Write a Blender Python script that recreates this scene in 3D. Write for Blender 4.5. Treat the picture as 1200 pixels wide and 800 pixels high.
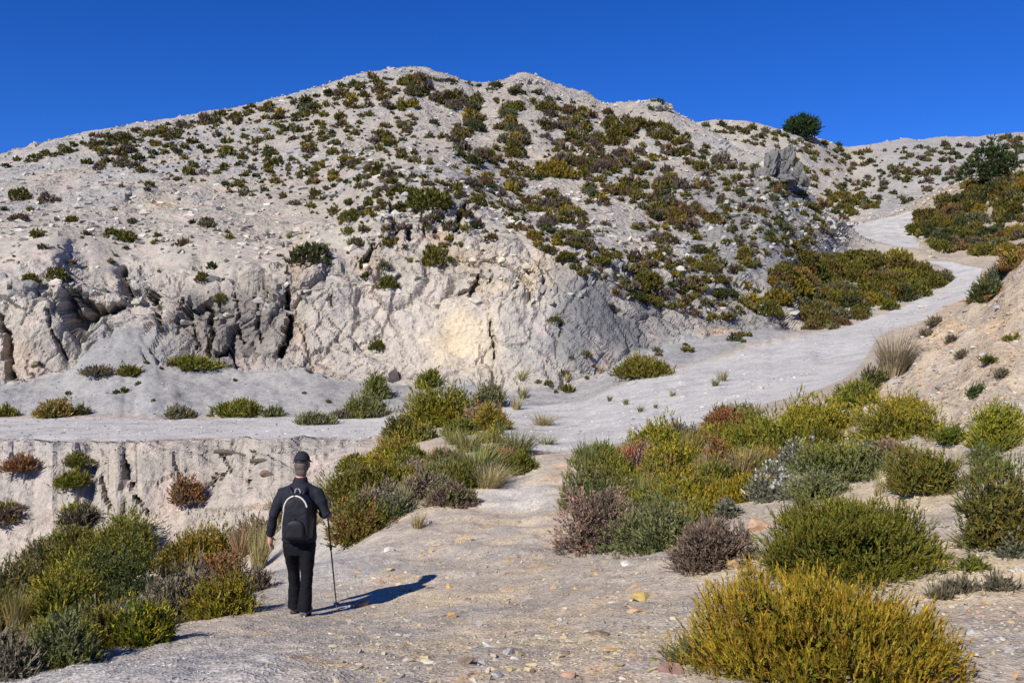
import bpy, bmesh, math, random
import numpy as np
from mathutils import Vector, Matrix

for o in list(bpy.data.objects):
    bpy.data.objects.remove(o)
scene = bpy.context.scene
COL = scene.collection

# ------------------------------------------------------------------ camera
# pixel units below are those of the 1200 x 800 photograph; eye at the origin, level, looking along +Y
F, CX, CY = 1040.0, 600.0, 400.0
cam_d = bpy.data.cameras.new('camera')
cam_d.sensor_width = 36.0
cam_d.lens = 36.0 * F / 1200.0
cam_d.clip_start = 0.05
cam_d.clip_end = 3000.0
cam = bpy.data.objects.new('camera', cam_d)
COL.objects.link(cam)
cam.location = (0, 0, 0)
cam.rotation_euler = (math.radians(90), 0, 0)
scene.camera = cam

# ------------------------------------------------------------------ sky, sun, exposure
SUN_EL = math.radians(39.0)
SUN_AZ = math.radians(214.0)          # compass-like angle from +Y clockwise towards +X, direction TO the sun
w = bpy.data.worlds.new('World')
scene.world = w
w.use_nodes = True
nt = w.node_tree
nt.nodes.clear()
wo = nt.nodes.new('ShaderNodeOutputWorld')
bg = nt.nodes.new('ShaderNodeBackground')
sky = nt.nodes.new('ShaderNodeTexSky')
sky.sky_type = 'NISHITA'
sky.sun_disc = False
sky.sun_elevation = SUN_EL
sky.sun_rotation = SUN_AZ
sky.altitude = 2200.0
sky.air_density = 0.95
sky.dust_density = 0.0
sky.ozone_density = 3.0
hs = nt.nodes.new('ShaderNodeHueSaturation')
hs.inputs['Saturation'].default_value = 1.30
hs.inputs['Value'].default_value = 1.0
tint = nt.nodes.new('ShaderNodeMix')
tint.data_type = 'RGBA'; tint.blend_type = 'MULTIPLY'
tint.inputs[0].default_value = 1.0
tint.inputs[7].default_value = (0.50, 0.76, 1.36, 1)
nt.links.new(sky.outputs[0], hs.inputs['Color'])
nt.links.new(hs.outputs[0], tint.inputs[6])
nt.links.new(tint.outputs[2], bg.inputs[0])
bg.inputs[1].default_value = 0.086
nt.links.new(bg.outputs[0], wo.inputs[0])

sun_d = bpy.data.lights.new('sun', 'SUN')
sun_d.energy = 5.0
sun_d.angle = math.radians(0.53)
sun_d.color = (1.0, 0.95, 0.86)
sun = bpy.data.objects.new('sun', sun_d)
COL.objects.link(sun)
to_sun = Vector((math.sin(SUN_AZ) * math.cos(SUN_EL), math.cos(SUN_AZ) * math.cos(SUN_EL), math.sin(SUN_EL)))
sun.rotation_euler = to_sun.to_track_quat('Z', 'Y').to_euler()
sun.location = (-20, -30, 40)
vs = scene.view_settings
vs.view_transform = 'Standard'
vs.look = 'None'
vs.exposure = 0.22
vs.gamma = 1.0
vs.use_curve_mapping = False
scene.cycles.max_bounces = 6
scene.cycles.transparent_max_bounces = 4

# ------------------------------------------------------------------ numeric helpers
def _hash(ix, iy, iz, seed):
    n = (ix.astype(np.int64) * 374761393 + iy.astype(np.int64) * 668265263 + iz.astype(np.int64) * 2147483647 + seed * 974634777) & 0xffffffff
    n = ((n ^ (n >> 13)) * 1274126177) & 0xffffffff
    n = ((n ^ (n >> 16)) * 2246822519) & 0xffffffff
    n = n ^ (n >> 15)
    return (n & 0xffff).astype(np.float32) / 65535.0

def vnoise(x, y, z=None, seed=0):
    """value noise in -1..1"""
    x = np.asarray(x, dtype=np.float32); y = np.asarray(y, dtype=np.float32)
    z = np.zeros_like(x) if z is None else np.asarray(z, dtype=np.float32)
    x0, y0, z0 = np.floor(x), np.floor(y), np.floor(z)
    fx, fy, fz = x - x0, y - y0, z - z0
    fx = fx * fx * fx * (fx * (fx * 6 - 15) + 10); fy = fy * fy * fy * (fy * (fy * 6 - 15) + 10); fz = fz * fz * (3 - 2 * fz)
    x0, y0, z0 = x0.astype(np.int64), y0.astype(np.int64), z0.astype(np.int64)
    def L(a, b, t): return a + (b - a) * t
    r = []
    for dz in (0, 1):
        a = L(_hash(x0, y0, z0 + dz, seed), _hash(x0 + 1, y0, z0 + dz, seed), fx)
        b = L(_hash(x0, y0 + 1, z0 + dz, seed), _hash(x0 + 1, y0 + 1, z0 + dz, seed), fx)
        r.append(L(a, b, fy))
    return L(r[0], r[1], fz) * 2 - 1

def fbm(x, y, z=None, octs=4, seed=0, gain=0.5):
    a, s, t, f = 1.0, 0.0, 0.0, 1.0
    for i in range(octs):
        s = s + a * vnoise(x * f + i * 17.3, y * f - i * 9.1, None if z is None else z * f + i * 5.7, seed + i)
        t += a; a *= gain; f *= 2.03
    return s / t

def ridged(x, y, z=None, octs=3, seed=0):
    a, s, t, f = 1.0, 0.0, 0.0, 1.0
    for i in range(octs):
        s = s + a * (1 - np.abs(vnoise(x * f + i * 11.3, y * f + i * 3.1, None if z is None else z * f, seed + i)))
        t += a; a *= 0.5; f *= 2.1
    return s / t          # 0..1, ridges near 1

def cells(x, y, z, seed=0):
    """nearest-cell noise: F1, F2, random of the cell, offset to its centre"""
    x0, y0, z0 = np.floor(x).astype(np.int64), np.floor(y).astype(np.int64), np.floor(z).astype(np.int64)
    f1 = np.full(x.shape, 9., np.float32); f2 = f1.copy(); rid = np.zeros_like(f1); rb = np.zeros_like(f1)
    ox = np.zeros_like(f1); oz = np.zeros_like(f1)
    for i in (-1, 0, 1):
        for j in (-1, 0, 1):
            for k in (-1, 0, 1):
                a, b, c = x0 + i, y0 + j, z0 + k
                dx = a + _hash(a, b, c, seed) - x; dy = b + _hash(a, b, c, seed + 1) - y; dz = c + _hash(a, b, c, seed + 2) - z
                d = (dx * dx + dy * dy + dz * dz).astype(np.float32)
                m = d < f1
                f2 = np.where(m, f1, np.minimum(f2, d))
                f1 = np.where(m, d, f1); ox = np.where(m, dx, ox); oz = np.where(m, dz, oz)
                rid = np.where(m, _hash(a, b, c, seed + 3), rid); rb = np.where(m, _hash(a, b, c, seed + 4), rb)
    return np.sqrt(f1), np.sqrt(f2), rid, rb, ox, oz

def sstep(a, b, x):
    t = np.clip((x - a) / (b - a), 0, 1)
    return t * t * (3 - 2 * t)

def seg_dist(px, py, line):
    d = np.full(np.shape(px), 1e9, dtype=np.float32)
    for (x0, y0), (x1, y1) in zip(line[:-1], line[1:]):
        vx, vy = x1 - x0, y1 - y0
        t = np.clip(((px - x0) * vx + (py - y0) * vy) / (vx * vx + vy * vy + 1e-9), 0, 1)
        d = np.minimum(d, np.hypot(px - x0 - t * vx, py - y0 - t * vy))
    return d

def in_poly(px, py, poly):
    px = np.asarray(px); py = np.asarray(py)
    r = np.zeros(np.broadcast(px, py).shape, bool)
    n = len(poly)
    for i in range(n):
        x0, y0 = poly[i]; x1, y1 = poly[(i + 1) % n]
        if y0 == y1: continue
        c = ((y0 > py) != (y1 > py)) & (px < (x1 - x0) * (py - y0) / (y1 - y0) + x0)
        r ^= c
    return r

def pchip_eval(xk, yk, x):
    """monotone cubic through knots (1-D)"""
    xk = np.asarray(xk, float); yk = np.asarray(yk, float)
    h = np.diff(xk); s = np.diff(yk) / h
    m = np.zeros_like(yk)
    for i in range(1, len(xk) - 1):
        if s[i - 1] * s[i] > 0:
            w1, w2 = 2 * h[i] + h[i - 1], h[i] + 2 * h[i - 1]
            m[i] = (w1 + w2) / (w1 / s[i - 1] + w2 / s[i])
    m[0], m[-1] = s[0], s[-1]
    x = np.clip(x, xk[0], xk[-1])
    i = np.clip(np.searchsorted(xk, x) - 1, 0, len(xk) - 2)
    t = (x - xk[i]) / h[i]
    return (yk[i] * (1 + 2 * t) * (1 - t) ** 2 + m[i] * h[i] * t * (1 - t) ** 2 +
            yk[i + 1] * t * t * (3 - 2 * t) + m[i + 1] * h[i] * t * t * (t - 1))

# ------------------------------------------------------------------ material helpers
def new_mat(name):
    m = bpy.data.materials.new(name)
    m.use_nodes = True
    t = m.node_tree
    t.nodes.clear()
    out = t.nodes.new('ShaderNodeOutputMaterial')
    b = t.nodes.new('ShaderNodeBsdfPrincipled')
    b.inputs['Specular IOR Level'].default_value = 0.25
    t.links.new(b.outputs[0], out.inputs[0])
    return m, t, b, out

def N(t, kind, **kw):
    n = t.nodes.new(kind)
    for k, v in kw.items():
        if k.startswith('i_'):
            n.inputs[k[2:].replace('_', ' ')].default_value = v
        else:
            setattr(n, k, v)
    return n

def mixrgb(t, mode, fac, a, b):
    n = t.nodes.new('ShaderNodeMix')
    n.data_type = 'RGBA'; n.blend_type = mode
    for idx, v in ((0, fac), (6, a), (7, b)):
        if hasattr(v, 'links') or hasattr(v, 'is_linked'):
            t.links.new(v, n.inputs[idx])
        else:
            n.inputs[idx].default_value = v
    return n.outputs[2]

def ramp(t, src, stops):
    r = t.nodes.new('ShaderNodeValToRGB')
    cr = r.color_ramp
    while len(cr.elements) < len(stops): cr.elements.new(0.5)
    for e, (p, c) in zip(cr.elements, stops):
        e.position = p
        e.color = c if len(c) == 4 else (*c, 1)
    t.links.new(src, r.inputs[0])
    return r.outputs[0]

def terrain_material():
    m, t, b, out = new_mat('earth_and_rock')
    geo = N(t, 'ShaderNodeNewGeometry')
    pos = geo.outputs['Position']
    col = N(t, 'ShaderNodeAttribute', attribute_name='tint').outputs['Color']
    prm = N(t, 'ShaderNodeAttribute', attribute_name='relief')
    sep = N(t, 'ShaderNodeSeparateColor')
    t.links.new(prm.outputs['Color'], sep.inputs[0])
    rocky, fine, scale = sep.outputs[0], sep.outputs[1], sep.outputs[2]
    # grain whose size follows how coarse the ground is there (attribute)
    def noise(s, det=6, rough=0.6):
        n = N(t, 'ShaderNodeTexNoise'); n.inputs['Scale'].default_value = s
        n.inputs['Detail'].default_value = det; n.inputs['Roughness'].default_value = rough
        t.links.new(pos, n.inputs['Vector']); return n.outputs['Fac']
    n_big = noise(1.1, 5, 0.65)
    n_mid = noise(7.0, 3, 0.65)
    n_fine = noise(60.0, 1, 0.7)
    v = N(t, 'ShaderNodeTexVoronoi'); v.inputs['Scale'].default_value = 38.0; t.links.new(pos, v.inputs['Vector'])
    vm = N(t, 'ShaderNodeTexVoronoi'); vm.inputs['Scale'].default_value = 3.2; t.links.new(pos, vm.inputs['Vector'])
    vm.inputs['Randomness'].default_value = 1.0
    c1 = ramp(t, n_big, [(0.30, (0.70, 0.70, 0.71)), (0.52, (1.0, 1.0, 1.0)), (0.72, (1.18, 1.15, 1.10))])
    c2 = ramp(t, n_mid, [(0.28, (0.72, 0.71, 0.70)), (0.5, (1.0, 1.0, 1.0)), (0.75, (1.18, 1.17, 1.15))])
    c3 = ramp(t, n_fine, [(0.3, (0.78, 0.77, 0.75)), (0.5, (1.0, 1.0, 1.0)), (0.72, (1.2, 1.2, 1.2))])
    vc = N(t, 'ShaderNodeHueSaturation'); vc.inputs['Saturation'].default_value = 0.12
    t.links.new(v.outputs['Color'], vc.inputs['Color'])
    c4 = ramp(t, vc.outputs[0], [(0.2, (0.66, 0.66, 0.67)), (0.55, (1.0, 0.99, 0.97)), (0.85, (1.3, 1.29, 1.27))])
    x = mixrgb(t, 'MULTIPLY', 0.75, col, c1)
    x = mixrgb(t, 'MULTIPLY', 0.8, x, c2)
    x = mixrgb(t, 'MULTIPLY', 0.6, x, c3)
    x = mixrgb(t, 'MULTIPLY', fine, x, c4)
    t.links.new(x, b.inputs['Base Color'])
    b.inputs['Roughness'].default_value = 0.92
    b.inputs['Specular IOR Level'].default_value = 0.12
    # relief: coarse broken rock where rocky, grains where fine
    def math_(op, a, bb):
        n = N(t, 'ShaderNodeMath', operation=op)
        for i, q in enumerate((a, bb)):
            if hasattr(q, 'is_linked'): t.links.new(q, n.inputs[i])
            else: n.inputs[i].default_value = q
        return n.outputs[0]
    hgt = math_('ADD', math_('MULTIPLY', n_big, 0.55), math_('MULTIPLY', n_mid, 0.13))
    hgt = math_('ADD', hgt, math_('MULTIPLY', vm.outputs['Distance'], 0.16))
    hgt = math_('MULTIPLY', hgt, rocky)
    g = math_('ADD', math_('MULTIPLY', v.outputs['Distance'], 0.009), math_('MULTIPLY', n_fine, 0.006))
    g = math_('ADD', g, math_('MULTIPLY', n_mid, 0.016))
    hgt = math_('ADD', hgt, math_('MULTIPLY', g, fine))
    bp = N(t, 'ShaderNodeBump'); bp.inputs['Strength'].default_value = 1.0; bp.inputs['Distance'].default_value = 1.0
    t.links.new(hgt, bp.inputs['Height'])
    t.links.new(bp.outputs[0], b.inputs['Normal'])
    return m

def attr_material(name, rough=0.75, transl=0.0, spec=0.2, noise_scale=20.0, noise_amt=0.35, bump=0.0):
    """base colour from the mesh attribute 'tint', broken up by noise; thin leaves pass some light"""
    m, t, b, out = new_mat(name)
    col = N(t, 'ShaderNodeAttribute', attribute_name='tint').outputs['Color']
    geo = N(t, 'ShaderNodeNewGeometry')
    oi = N(t, 'ShaderNodeObjectInfo')
    n = N(t, 'ShaderNodeTexNoise'); n.inputs['Scale'].default_value = noise_scale; n.inputs['Detail'].default_value = 4
    t.links.new(geo.outputs['Position'], n.inputs['Vector'])
    c = ramp(t, n.outputs['Fac'], [(0.3, (0.68, 0.66, 0.62)), (0.5, (1, 1, 1)), (0.7, (1.25, 1.22, 1.1))])
    x = mixrgb(t, 'MULTIPLY', noise_amt * 2 if noise_amt < 0.5 else 1.0, col, c)
    hv = N(t, 'ShaderNodeHueSaturation')
    mr = N(t, 'ShaderNodeMapRange'); mr.inputs[3].default_value = 0.475; mr.inputs[4].default_value = 0.525
    t.links.new(oi.outputs['Random'], mr.inputs[0]); t.links.new(mr.outputs[0], hv.inputs['Hue'])
    t.links.new(x, hv.inputs['Color'])
    x = hv.outputs[0]
    t.links.new(x, b.inputs['Base Color'])
    b.inputs['Roughness'].default_value = rough
    b.inputs['Specular IOR Level'].default_value = spec
    if bump:
        bp = N(t, 'ShaderNodeBump'); bp.inputs['Strength'].default_value = 0.8; bp.inputs['Distance'].default_value = bump
        t.links.new(n.outputs['Fac'], bp.inputs['Height']); t.links.new(bp.outputs[0], b.inputs['Normal'])
    if transl:
        tr = N(t, 'ShaderNodeBsdfTranslucent'); t.links.new(x, tr.inputs[0])
        mx = N(t, 'ShaderNodeMixShader'); mx.inputs[0].default_value = transl
        t.links.new(b.outputs[0], mx.inputs[1]); t.links.new(tr.outputs[0], mx.inputs[2])
        t.links.new(mx.outputs[0], out.inputs[0])
    return m

def plain_material(name, col, rough=0.8, spec=0.3, scale=40.0, amt=0.3, bump=0.0, metal=0.0):
    m, t, b, out = new_mat(name)
    tc = N(t, 'ShaderNodeTexCoord')
    n = N(t, 'ShaderNodeTexNoise'); n.inputs['Scale'].default_value = scale; n.inputs['Detail'].default_value = 5
    t.links.new(tc.outputs['Object'], n.inputs['Vector'])
    lo = tuple(max(0, c * (1 - amt)) for c in col); hi = tuple(c * (1 + amt) for c in col)
    t.links.new(ramp(t, n.outputs['Fac'], [(0.3, lo), (0.7, hi)]), b.inputs['Base Color'])
    b.inputs['Roughness'].default_value = rough
    b.inputs['Specular IOR Level'].default_value = spec
    b.inputs['Metallic'].default_value = metal
    if bump:
        bp = N(t, 'ShaderNodeBump'); bp.inputs['Strength'].default_value = 0.7; bp.inputs['Distance'].default_value = bump
        t.links.new(n.outputs['Fac'], bp.inputs['Height']); t.links.new(bp.outputs[0], b.inputs['Normal'])
    return m

def tag(o, label, cat=None, group=None, kind=None):
    o['label'] = label
    if cat: o['category'] = cat
    if group: o['group'] = group
    if kind: o['kind'] = kind
    return o

def mesh_np(name, V, faces, tint=None, smooth=False, relief=None):
    """faces: (n,3) or (n,4) int array"""
    V = np.asarray(V, np.float32); faces = np.asarray(faces, np.int32)
    me = bpy.data.meshes.new(name)
    k = faces.shape[1]
    me.vertices.add(len(V)); me.vertices.foreach_set('co', V.ravel())
    me.loops.add(faces.size); me.loops.foreach_set('vertex_index', faces.ravel())
    me.polygons.add(len(faces))
    me.polygons.foreach_set('loop_start', np.arange(0, faces.size, k, dtype=np.int32))
    me.polygons.foreach_set('loop_total', np.full(len(faces), k, np.int32))
    me.polygons.foreach_set('use_smooth', np.full(len(faces), bool(smooth)))
    for nm, arr in (('tint', tint), ('relief', relief)):
        if arr is not None:
            a = me.attributes.new(nm, 'FLOAT_COLOR', 'POINT')
            c = np.ones((len(V), 4), np.float32); c[:, :3] = arr
            a.data.foreach_set('color', c.ravel())
    me.update(calc_edges=True)
    return me

def link(name, me, mat, parent=None):
    o = bpy.data.objects.new(name, me)
    COL.objects.link(o)
    if mat is not None and me is not None and not me.materials: me.materials.append(mat)
    if parent is not None: o.parent = parent
    return o

def empty(name, loc=(0, 0, 0), rz=0.0):
    o = bpy.data.objects.new(name, None)
    o.empty_display_size = 0.2
    COL.objects.link(o)
    o.location = loc; o.rotation_euler = (0, 0, rz)
    return o
# ------------------------------------------------------------------ terrain
# Each row of this table is a line that runs across the valley (kerb of the track, foot of the cliff, crest ...):
# photo column -> photo row and distance in metres.  Distances come from the path, the track and the hiker's size.
LAYERS = [
 # A  near ground
 [(-300, 900, 4.6), (0, 850, 4.6), (150, 824, 4.6), (600, 812, 4.6), (900, 800, 4.6), (1200, 790, 4.6), (1500, 780, 4.6)],
 # B
 [(-300, 830, 7.0), (0, 782, 7.0), (160, 757, 7.0), (300, 750, 7.0), (600, 746, 7.0), (750, 728, 7.0), (900, 705, 7.0), (1050, 690, 7.0), (1200, 672, 7.0), (1500, 650, 7.0)],
 # C
 [(-300, 800, 9.5), (0, 752, 9.5), (200, 726, 9.5), (300, 713, 9.5), (450, 708, 9.5), (600, 690, 9.5), (700, 672, 9.5), (800, 655, 9.5), (900, 636, 9.5), (1000, 612, 9.5), (1100, 590, 9.5), (1200, 566, 9.5), (1500, 520, 9.5)],
 # C2
 [(-300, 790, 12), (0, 728, 12), (200, 694, 12), (300, 676, 12), (380, 662, 12), (450, 655, 12), (600, 640, 12), (700, 632, 12), (800, 614, 12), (900, 588, 12), (1000, 556, 12), (1100, 518, 12), (1200, 478, 12), (1500, 400, 12)],
 # C3
 [(-300, 770, 15.5), (0, 752, 15.5), (150, 745, 15.5), (300, 700, 15.5), (400, 640, 15.5), (450, 606, 15.5), (520, 592, 15.5), (600, 590, 15.5), (640, 582, 15.5), (700, 580, 15.5), (800, 560, 15.5), (900, 535, 15.5), (1000, 503, 15.5), (1100, 455, 15.5), (1200, 395, 15.5), (1500, 300, 15.5)],
 # D  gully floor on the left, crest of the bank on the right
 [(-300, 735, 19), (0, 728, 19), (150, 715, 19), (300, 665, 19), (380, 605, 19), (430, 570, 19), (520, 553, 19), (600, 546, 19), (650, 537, 19), (700, 535, 19), (780, 515, 19), (880, 490, 19.5), (960, 466, 20), (1020, 440, 20), (1065, 402, 20.5), (1110, 378, 21), (1150, 348, 21), (1200, 302, 21), (1300, 230, 21), (1500, 120, 22)],
 # D2  foot of the gully wall on the left, back of the bank on the right
 [(-300, 690, 22), (0, 682, 22), (150, 672, 22), (300, 620, 22), (380, 572, 22.5), (430, 536, 23), (520, 520, 22.5), (600, 526, 21), (650, 532, 20.3), (700, 526, 20.6), (780, 504, 22.5), (880, 472, 25), (960, 448, 27.5), (1020, 424, 30), (1065, 408, 30), (1110, 390, 30), (1150, 372, 30), (1200, 348, 30), (1300, 300, 30), (1500, 240, 32)],
 # E  lower edge of the track
 [(-300, 517, 26.5), (0, 516, 26.5), (200, 515, 26.5), (400, 515, 26.5), (460, 512, 26), (520, 506, 25.5), (600, 518, 22.6), (650, 528, 21.3), (700, 521, 21.7), (780, 494, 24.3), (880, 456, 28.4), (960, 428, 33.5), (1020, 398, 41), (1080, 374, 47), (1140, 342, 54), (1200, 322, 58), (1300, 310, 60), (1500, 290, 64)],
 # F  upper edge of the track
 [(-300, 490, 33), (0, 490, 33), (300, 489, 33), (430, 487, 33), (520, 480, 33), (600, 474, 33.5), (680, 470, 33.5), (720, 452, 35), (780, 432, 37), (850, 416, 39.5), (920, 401, 42), (1000, 378, 48), (1060, 356, 55), (1110, 331, 62), (1140, 316, 65), (1200, 302, 67), (1300, 290, 68), (1500, 260, 70)],
 # G  foot of the cliff
 [(-300, 440, 38), (0, 446, 38.5), (70, 440, 39), (120, 400, 40.5), (160, 398, 40.5), (190, 415, 39.5), (300, 425, 39.5), (350, 425, 39.5), (430, 442, 39), (520, 447, 38.5), (600, 452, 38), (680, 445, 38.5), (780, 407, 42), (880, 392, 45), (940, 385, 48), (1000, 342, 58), (1080, 318, 66), (1120, 304, 70), (1200, 280, 74), (1500, 225, 76)],
 # H  top of the cliff
 [(-300, 340, 42), (0, 336, 41.5), (60, 322, 42), (100, 332, 43.5), (140, 334, 44.5), (165, 338, 44.5), (195, 345, 42.5), (260, 340, 42), (340, 332, 42.5), (400, 305, 44), (450, 295, 44.5), (520, 302, 44), (600, 295, 43), (680, 312, 43.5), (760, 332, 46), (850, 350, 48.5), (920, 350, 51.5), (1000, 310, 66), (1080, 294, 74), (1120, 285, 78), (1200, 260, 82), (1500, 200, 84)],
 # H2 foot of the upper slope; the crag's top
 [(-300, 270, 52), (0, 268, 52), (100, 258, 54), (220, 262, 55), (300, 268, 55), (380, 258, 54), (440, 236, 49), (500, 232, 49), (560, 244, 51), (620, 258, 54), (700, 268, 55), (800, 282, 56), (900, 262, 58), (960, 275, 65), (1000, 282, 80), (1040, 270, 88), (1080, 270, 88), (1140, 254, 86), (1200, 228, 86), (1500, 160, 88)],
 # I  middle of the upper slope
 [(-300, 240, 74), (0, 222, 75), (150, 203, 78), (300, 186, 80), (450, 158, 81), (560, 164, 82), (700, 186, 80), (800, 205, 76), (860, 214, 74), (900, 208, 72), (940, 236, 72), (975, 257, 76), (1000, 266, 92), (1060, 252, 98), (1100, 240, 96), (1200, 206, 94), (1500, 140, 94)],
 # J  crest
 [(-300, 240, 96), (-100, 208, 98), (0, 186, 100), (50, 172, 102), (100, 160, 104), (200, 143, 107), (300, 123, 110), (400, 98, 114), (440, 88, 115), (480, 83, 116), (525, 90, 116), (560, 98, 116), (590, 96, 115), (612, 91, 114), (650, 103, 112), (690, 115, 109), (710, 124, 107), (770, 124, 102), (800, 141, 98), (840, 160, 92), (875, 180, 86), (905, 182, 80), (935, 208, 79), (960, 238, 80), (985, 262, 84), (1005, 262, 98), (1060, 246, 108), (1090, 228, 106), (1150, 208, 104), (1200, 193, 102), (1500, 120, 100)],
 # K  behind the crest
 [(-300, 262, 118), (0, 212, 118), (200, 170, 124), (400, 125, 130), (480, 112, 132), (600, 120, 130), (700, 150, 124), (770, 170, 118), (800, 190, 115), (870, 235, 112), (935, 255, 110), (985, 262, 106), (1005, 258, 106), (1060, 246, 120), (1100, 230, 122), (1150, 216, 122), (1200, 200, 120), (1500, 150, 120)],
 # L  slopes of the hills behind
 [(-300, 290, 150), (0, 240, 150), (400, 170, 150), (600, 165, 150), (700, 175, 140), (780, 185, 136), (870, 195, 135), (935, 206, 136), (975, 216, 140), (1000, 226, 138), (1060, 208, 140), (1130, 196, 142), (1200, 182, 142), (1500, 150, 142)],
 # M  their crest
 [(-300, 300, 180), (0, 250, 180), (400, 190, 180), (600, 170, 170), (700, 158, 162), (780, 146, 158), (850, 143, 160), (920, 152, 162), (960, 164, 166), (1000, 172, 185), (1050, 167, 187), (1100, 163, 187), (1200, 157, 187), (1500, 150, 187)],
 # N
 [(-300, 330, 260), (0, 290, 260), (400, 250, 260), (700, 220, 250), (1000, 205, 260), (1200, 200, 260), (1500, 200, 260)],
 # O
 [(-300, 420, 700), (600, 410, 700), (1500, 400, 700)],
]
LN = ['A', 'B', 'C', 'C2', 'C3', 'D', 'D2', 'E', 'F', 'G', 'H', 'H2', 'I', 'J', 'K', 'L', 'M', 'N', 'O']
LI = {n: i + 3 for i, n in enumerate(LN)}        # knot index, after the three knots round the camera
ROWS = [6, 8, 20, 66, 40, 36, 36, 32, 30, 70, 36, 42, 76, 54, 56, 70, 12, 40, 36, 6, 4]

pxs = np.concatenate([np.arange(-1500, -60, 60.0), np.arange(-60, 1260.1, 2.3), np.arange(1320, 2701, 60.0)])
NC = len(pxs)
KD = [np.full(NC, -8.0), np.full(NC, 0.0), np.full(NC, 2.4)]
KZ = [np.full(NC, -1.30) , np.full(NC, -1.62), np.full(NC, -1.70)]
tilt = np.interp(pxs, [-300, 150, 600, 1200, 1500], [-0.25, -0.06, 0, 0.10, 0.16])
for k, f in ((0, 0.3), (1, 0.5), (2, 0.8)): KZ[k] = KZ[k] + tilt * f
for L in LAYERS:
    a = np.array(L, float)
    yy = pchip_eval(a[:, 0], a[:, 1], pxs)
    dd = pchip_eval(a[:, 0], a[:, 2], pxs)
    KD.append(dd); KZ.append((CY - yy) / F * dd)
KD = np.array(KD); KZ = np.array(KZ)
# uneven verges of the track
for nm, amp in (('E', 0.7), ('F', 0.5)):
    i = LI[nm]; KD[i] += amp * fbm(pxs / 22.0, pxs * 0, octs=3, seed=5 + i)
# slopes (monotone cubic along every column)
H_ = np.diff(KD, axis=0); S_ = np.diff(KZ, axis=0) / H_
Mk = np.zeros_like(KZ)
for i in range(1, len(KD) - 1):
    w1, w2 = 2 * H_[i] + H_[i - 1], H_[i] + 2 * H_[i - 1]
    ok = S_[i - 1] * S_[i] > 0
    with np.errstate(all='ignore'):
        m = (w1 + w2) / (w1 / S_[i - 1] + w2 / S_[i])
    Mk[i] = np.where(ok, m, 0)
Mk[0], Mk[-1] = S_[0], S_[-1]
D, Z, SEG = [], [], []
for i, n in enumerate(ROWS):
    for j in range(n):
        t = j / n
        D.append(KD[i] + H_[i] * t)
        Z.append(KZ[i] * (1 + 2 * t) * (1 - t) ** 2 + Mk[i] * H_[i] * t * (1 - t) ** 2 +
                 KZ[i + 1] * t * t * (3 - 2 * t) + Mk[i + 1] * H_[i] * t * t * (t - 1))
        SEG.append(i + t)
D.append(KD[-1]); Z.append(KZ[-1]); SEG.append(float(len(ROWS)))
D = np.array(D); Z = np.array(Z); SEG = np.array(SEG)
NR = len(SEG)
PX = np.broadcast_to(pxs, (NR, NC))
S2 = np.broadcast_to(SEG[:, None], (NR, NC))
X = (PX - CX) / F * np.maximum(D, 2.4)
Y = D.copy()
PY = CY - Z / np.maximum(D, 2.4) * F          # undisturbed photo row of every point
P = np.stack([X, Y, Z], -1)

def grid_normals(P):
    du = np.gradient(P, axis=1); dv = np.gradient(P, axis=0)
    n = np.cross(du, dv)
    return n / (np.linalg.norm(n, axis=-1, keepdims=True) + 1e-9)

Nn = grid_normals(P)
# --- masks
wob = fbm(PX / 30.0, PY / 30.0, octs=3, seed=3)
sG, sH, sE, sF, sD2 = LI['G'], LI['H'], LI['E'], LI['F'], LI['D2']
left = 1 - sstep(930, 985, PX)
cliff = sstep(sG - 0.12, sG + 0.12, S2 + wob * 0.15) * (1 - sstep(sH - 0.05, sH + 0.45, S2 + wob * 0.3)) * left
gully = sstep(LI['D'] + .2, sD2, S2) * (1 - sstep(sE - 0.08, sE - 0.01, S2)) * (1 - sstep(390, 470, PX))
low = (.85 * sstep(560, 660, PX) + .6 * sstep(720, 800, PX)) * (1 - sstep(985, 1040, PX))
road = sstep(sE - 0.04 - low, sE + 0.05 - low, S2 + wob * (.03 + .12 * low)) * (1 - sstep(sF - 0.06, sF + 0.05, S2 + wob * .04))
road = road * (1 - sstep(1146, 1156, PX + wob * 4))
FAR_ROAD = [(984, 268), (1020, 258), (1074, 246), (1066, 262), (1078, 292), (1045, 287), (1010, 280)]
far_road = in_poly(PX + wob * 2, PY + wob * 1.5, FAR_ROAD) & (S2 > sF) & (S2 < LI['L'])
BEND = [(1084, 304), (1112, 304), (1152, 314), (1146, 336), (1118, 334), (1116, 318)]
bend = in_poly(PX, PY + wob, BEND) & (S2 > sE) & (S2 < LI['L'])
road = np.maximum(road, np.maximum(far_road, bend).astype(float))
crag = np.exp(-(((PX - 500) / 85) ** 2 + ((PY - 262) / 34) ** 2) * 1.4) * (S2 > sH - .3) * (S2 < LI['I'])
crag2 = np.exp(-(((PX - 620) / 60) ** 2 + ((PY - 110) / 16) ** 2)) * (S2 > LI['I'])
crag3 = np.exp(-(((PX - 880) / 70) ** 2 + ((PY - 250) / 60) ** 2)) * (S2 > sH) * (S2 < LI['K'])
crag = np.clip(crag + 0.7 * crag2 + 0.6 * crag3, 0, 1)
hill = sstep(sF, sF + .3, S2)
hilltop = sstep(sH + .2, sH + 1.0, S2) * (1 - 0.5 * sstep(LI['J'], LI['K'], S2))
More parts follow.
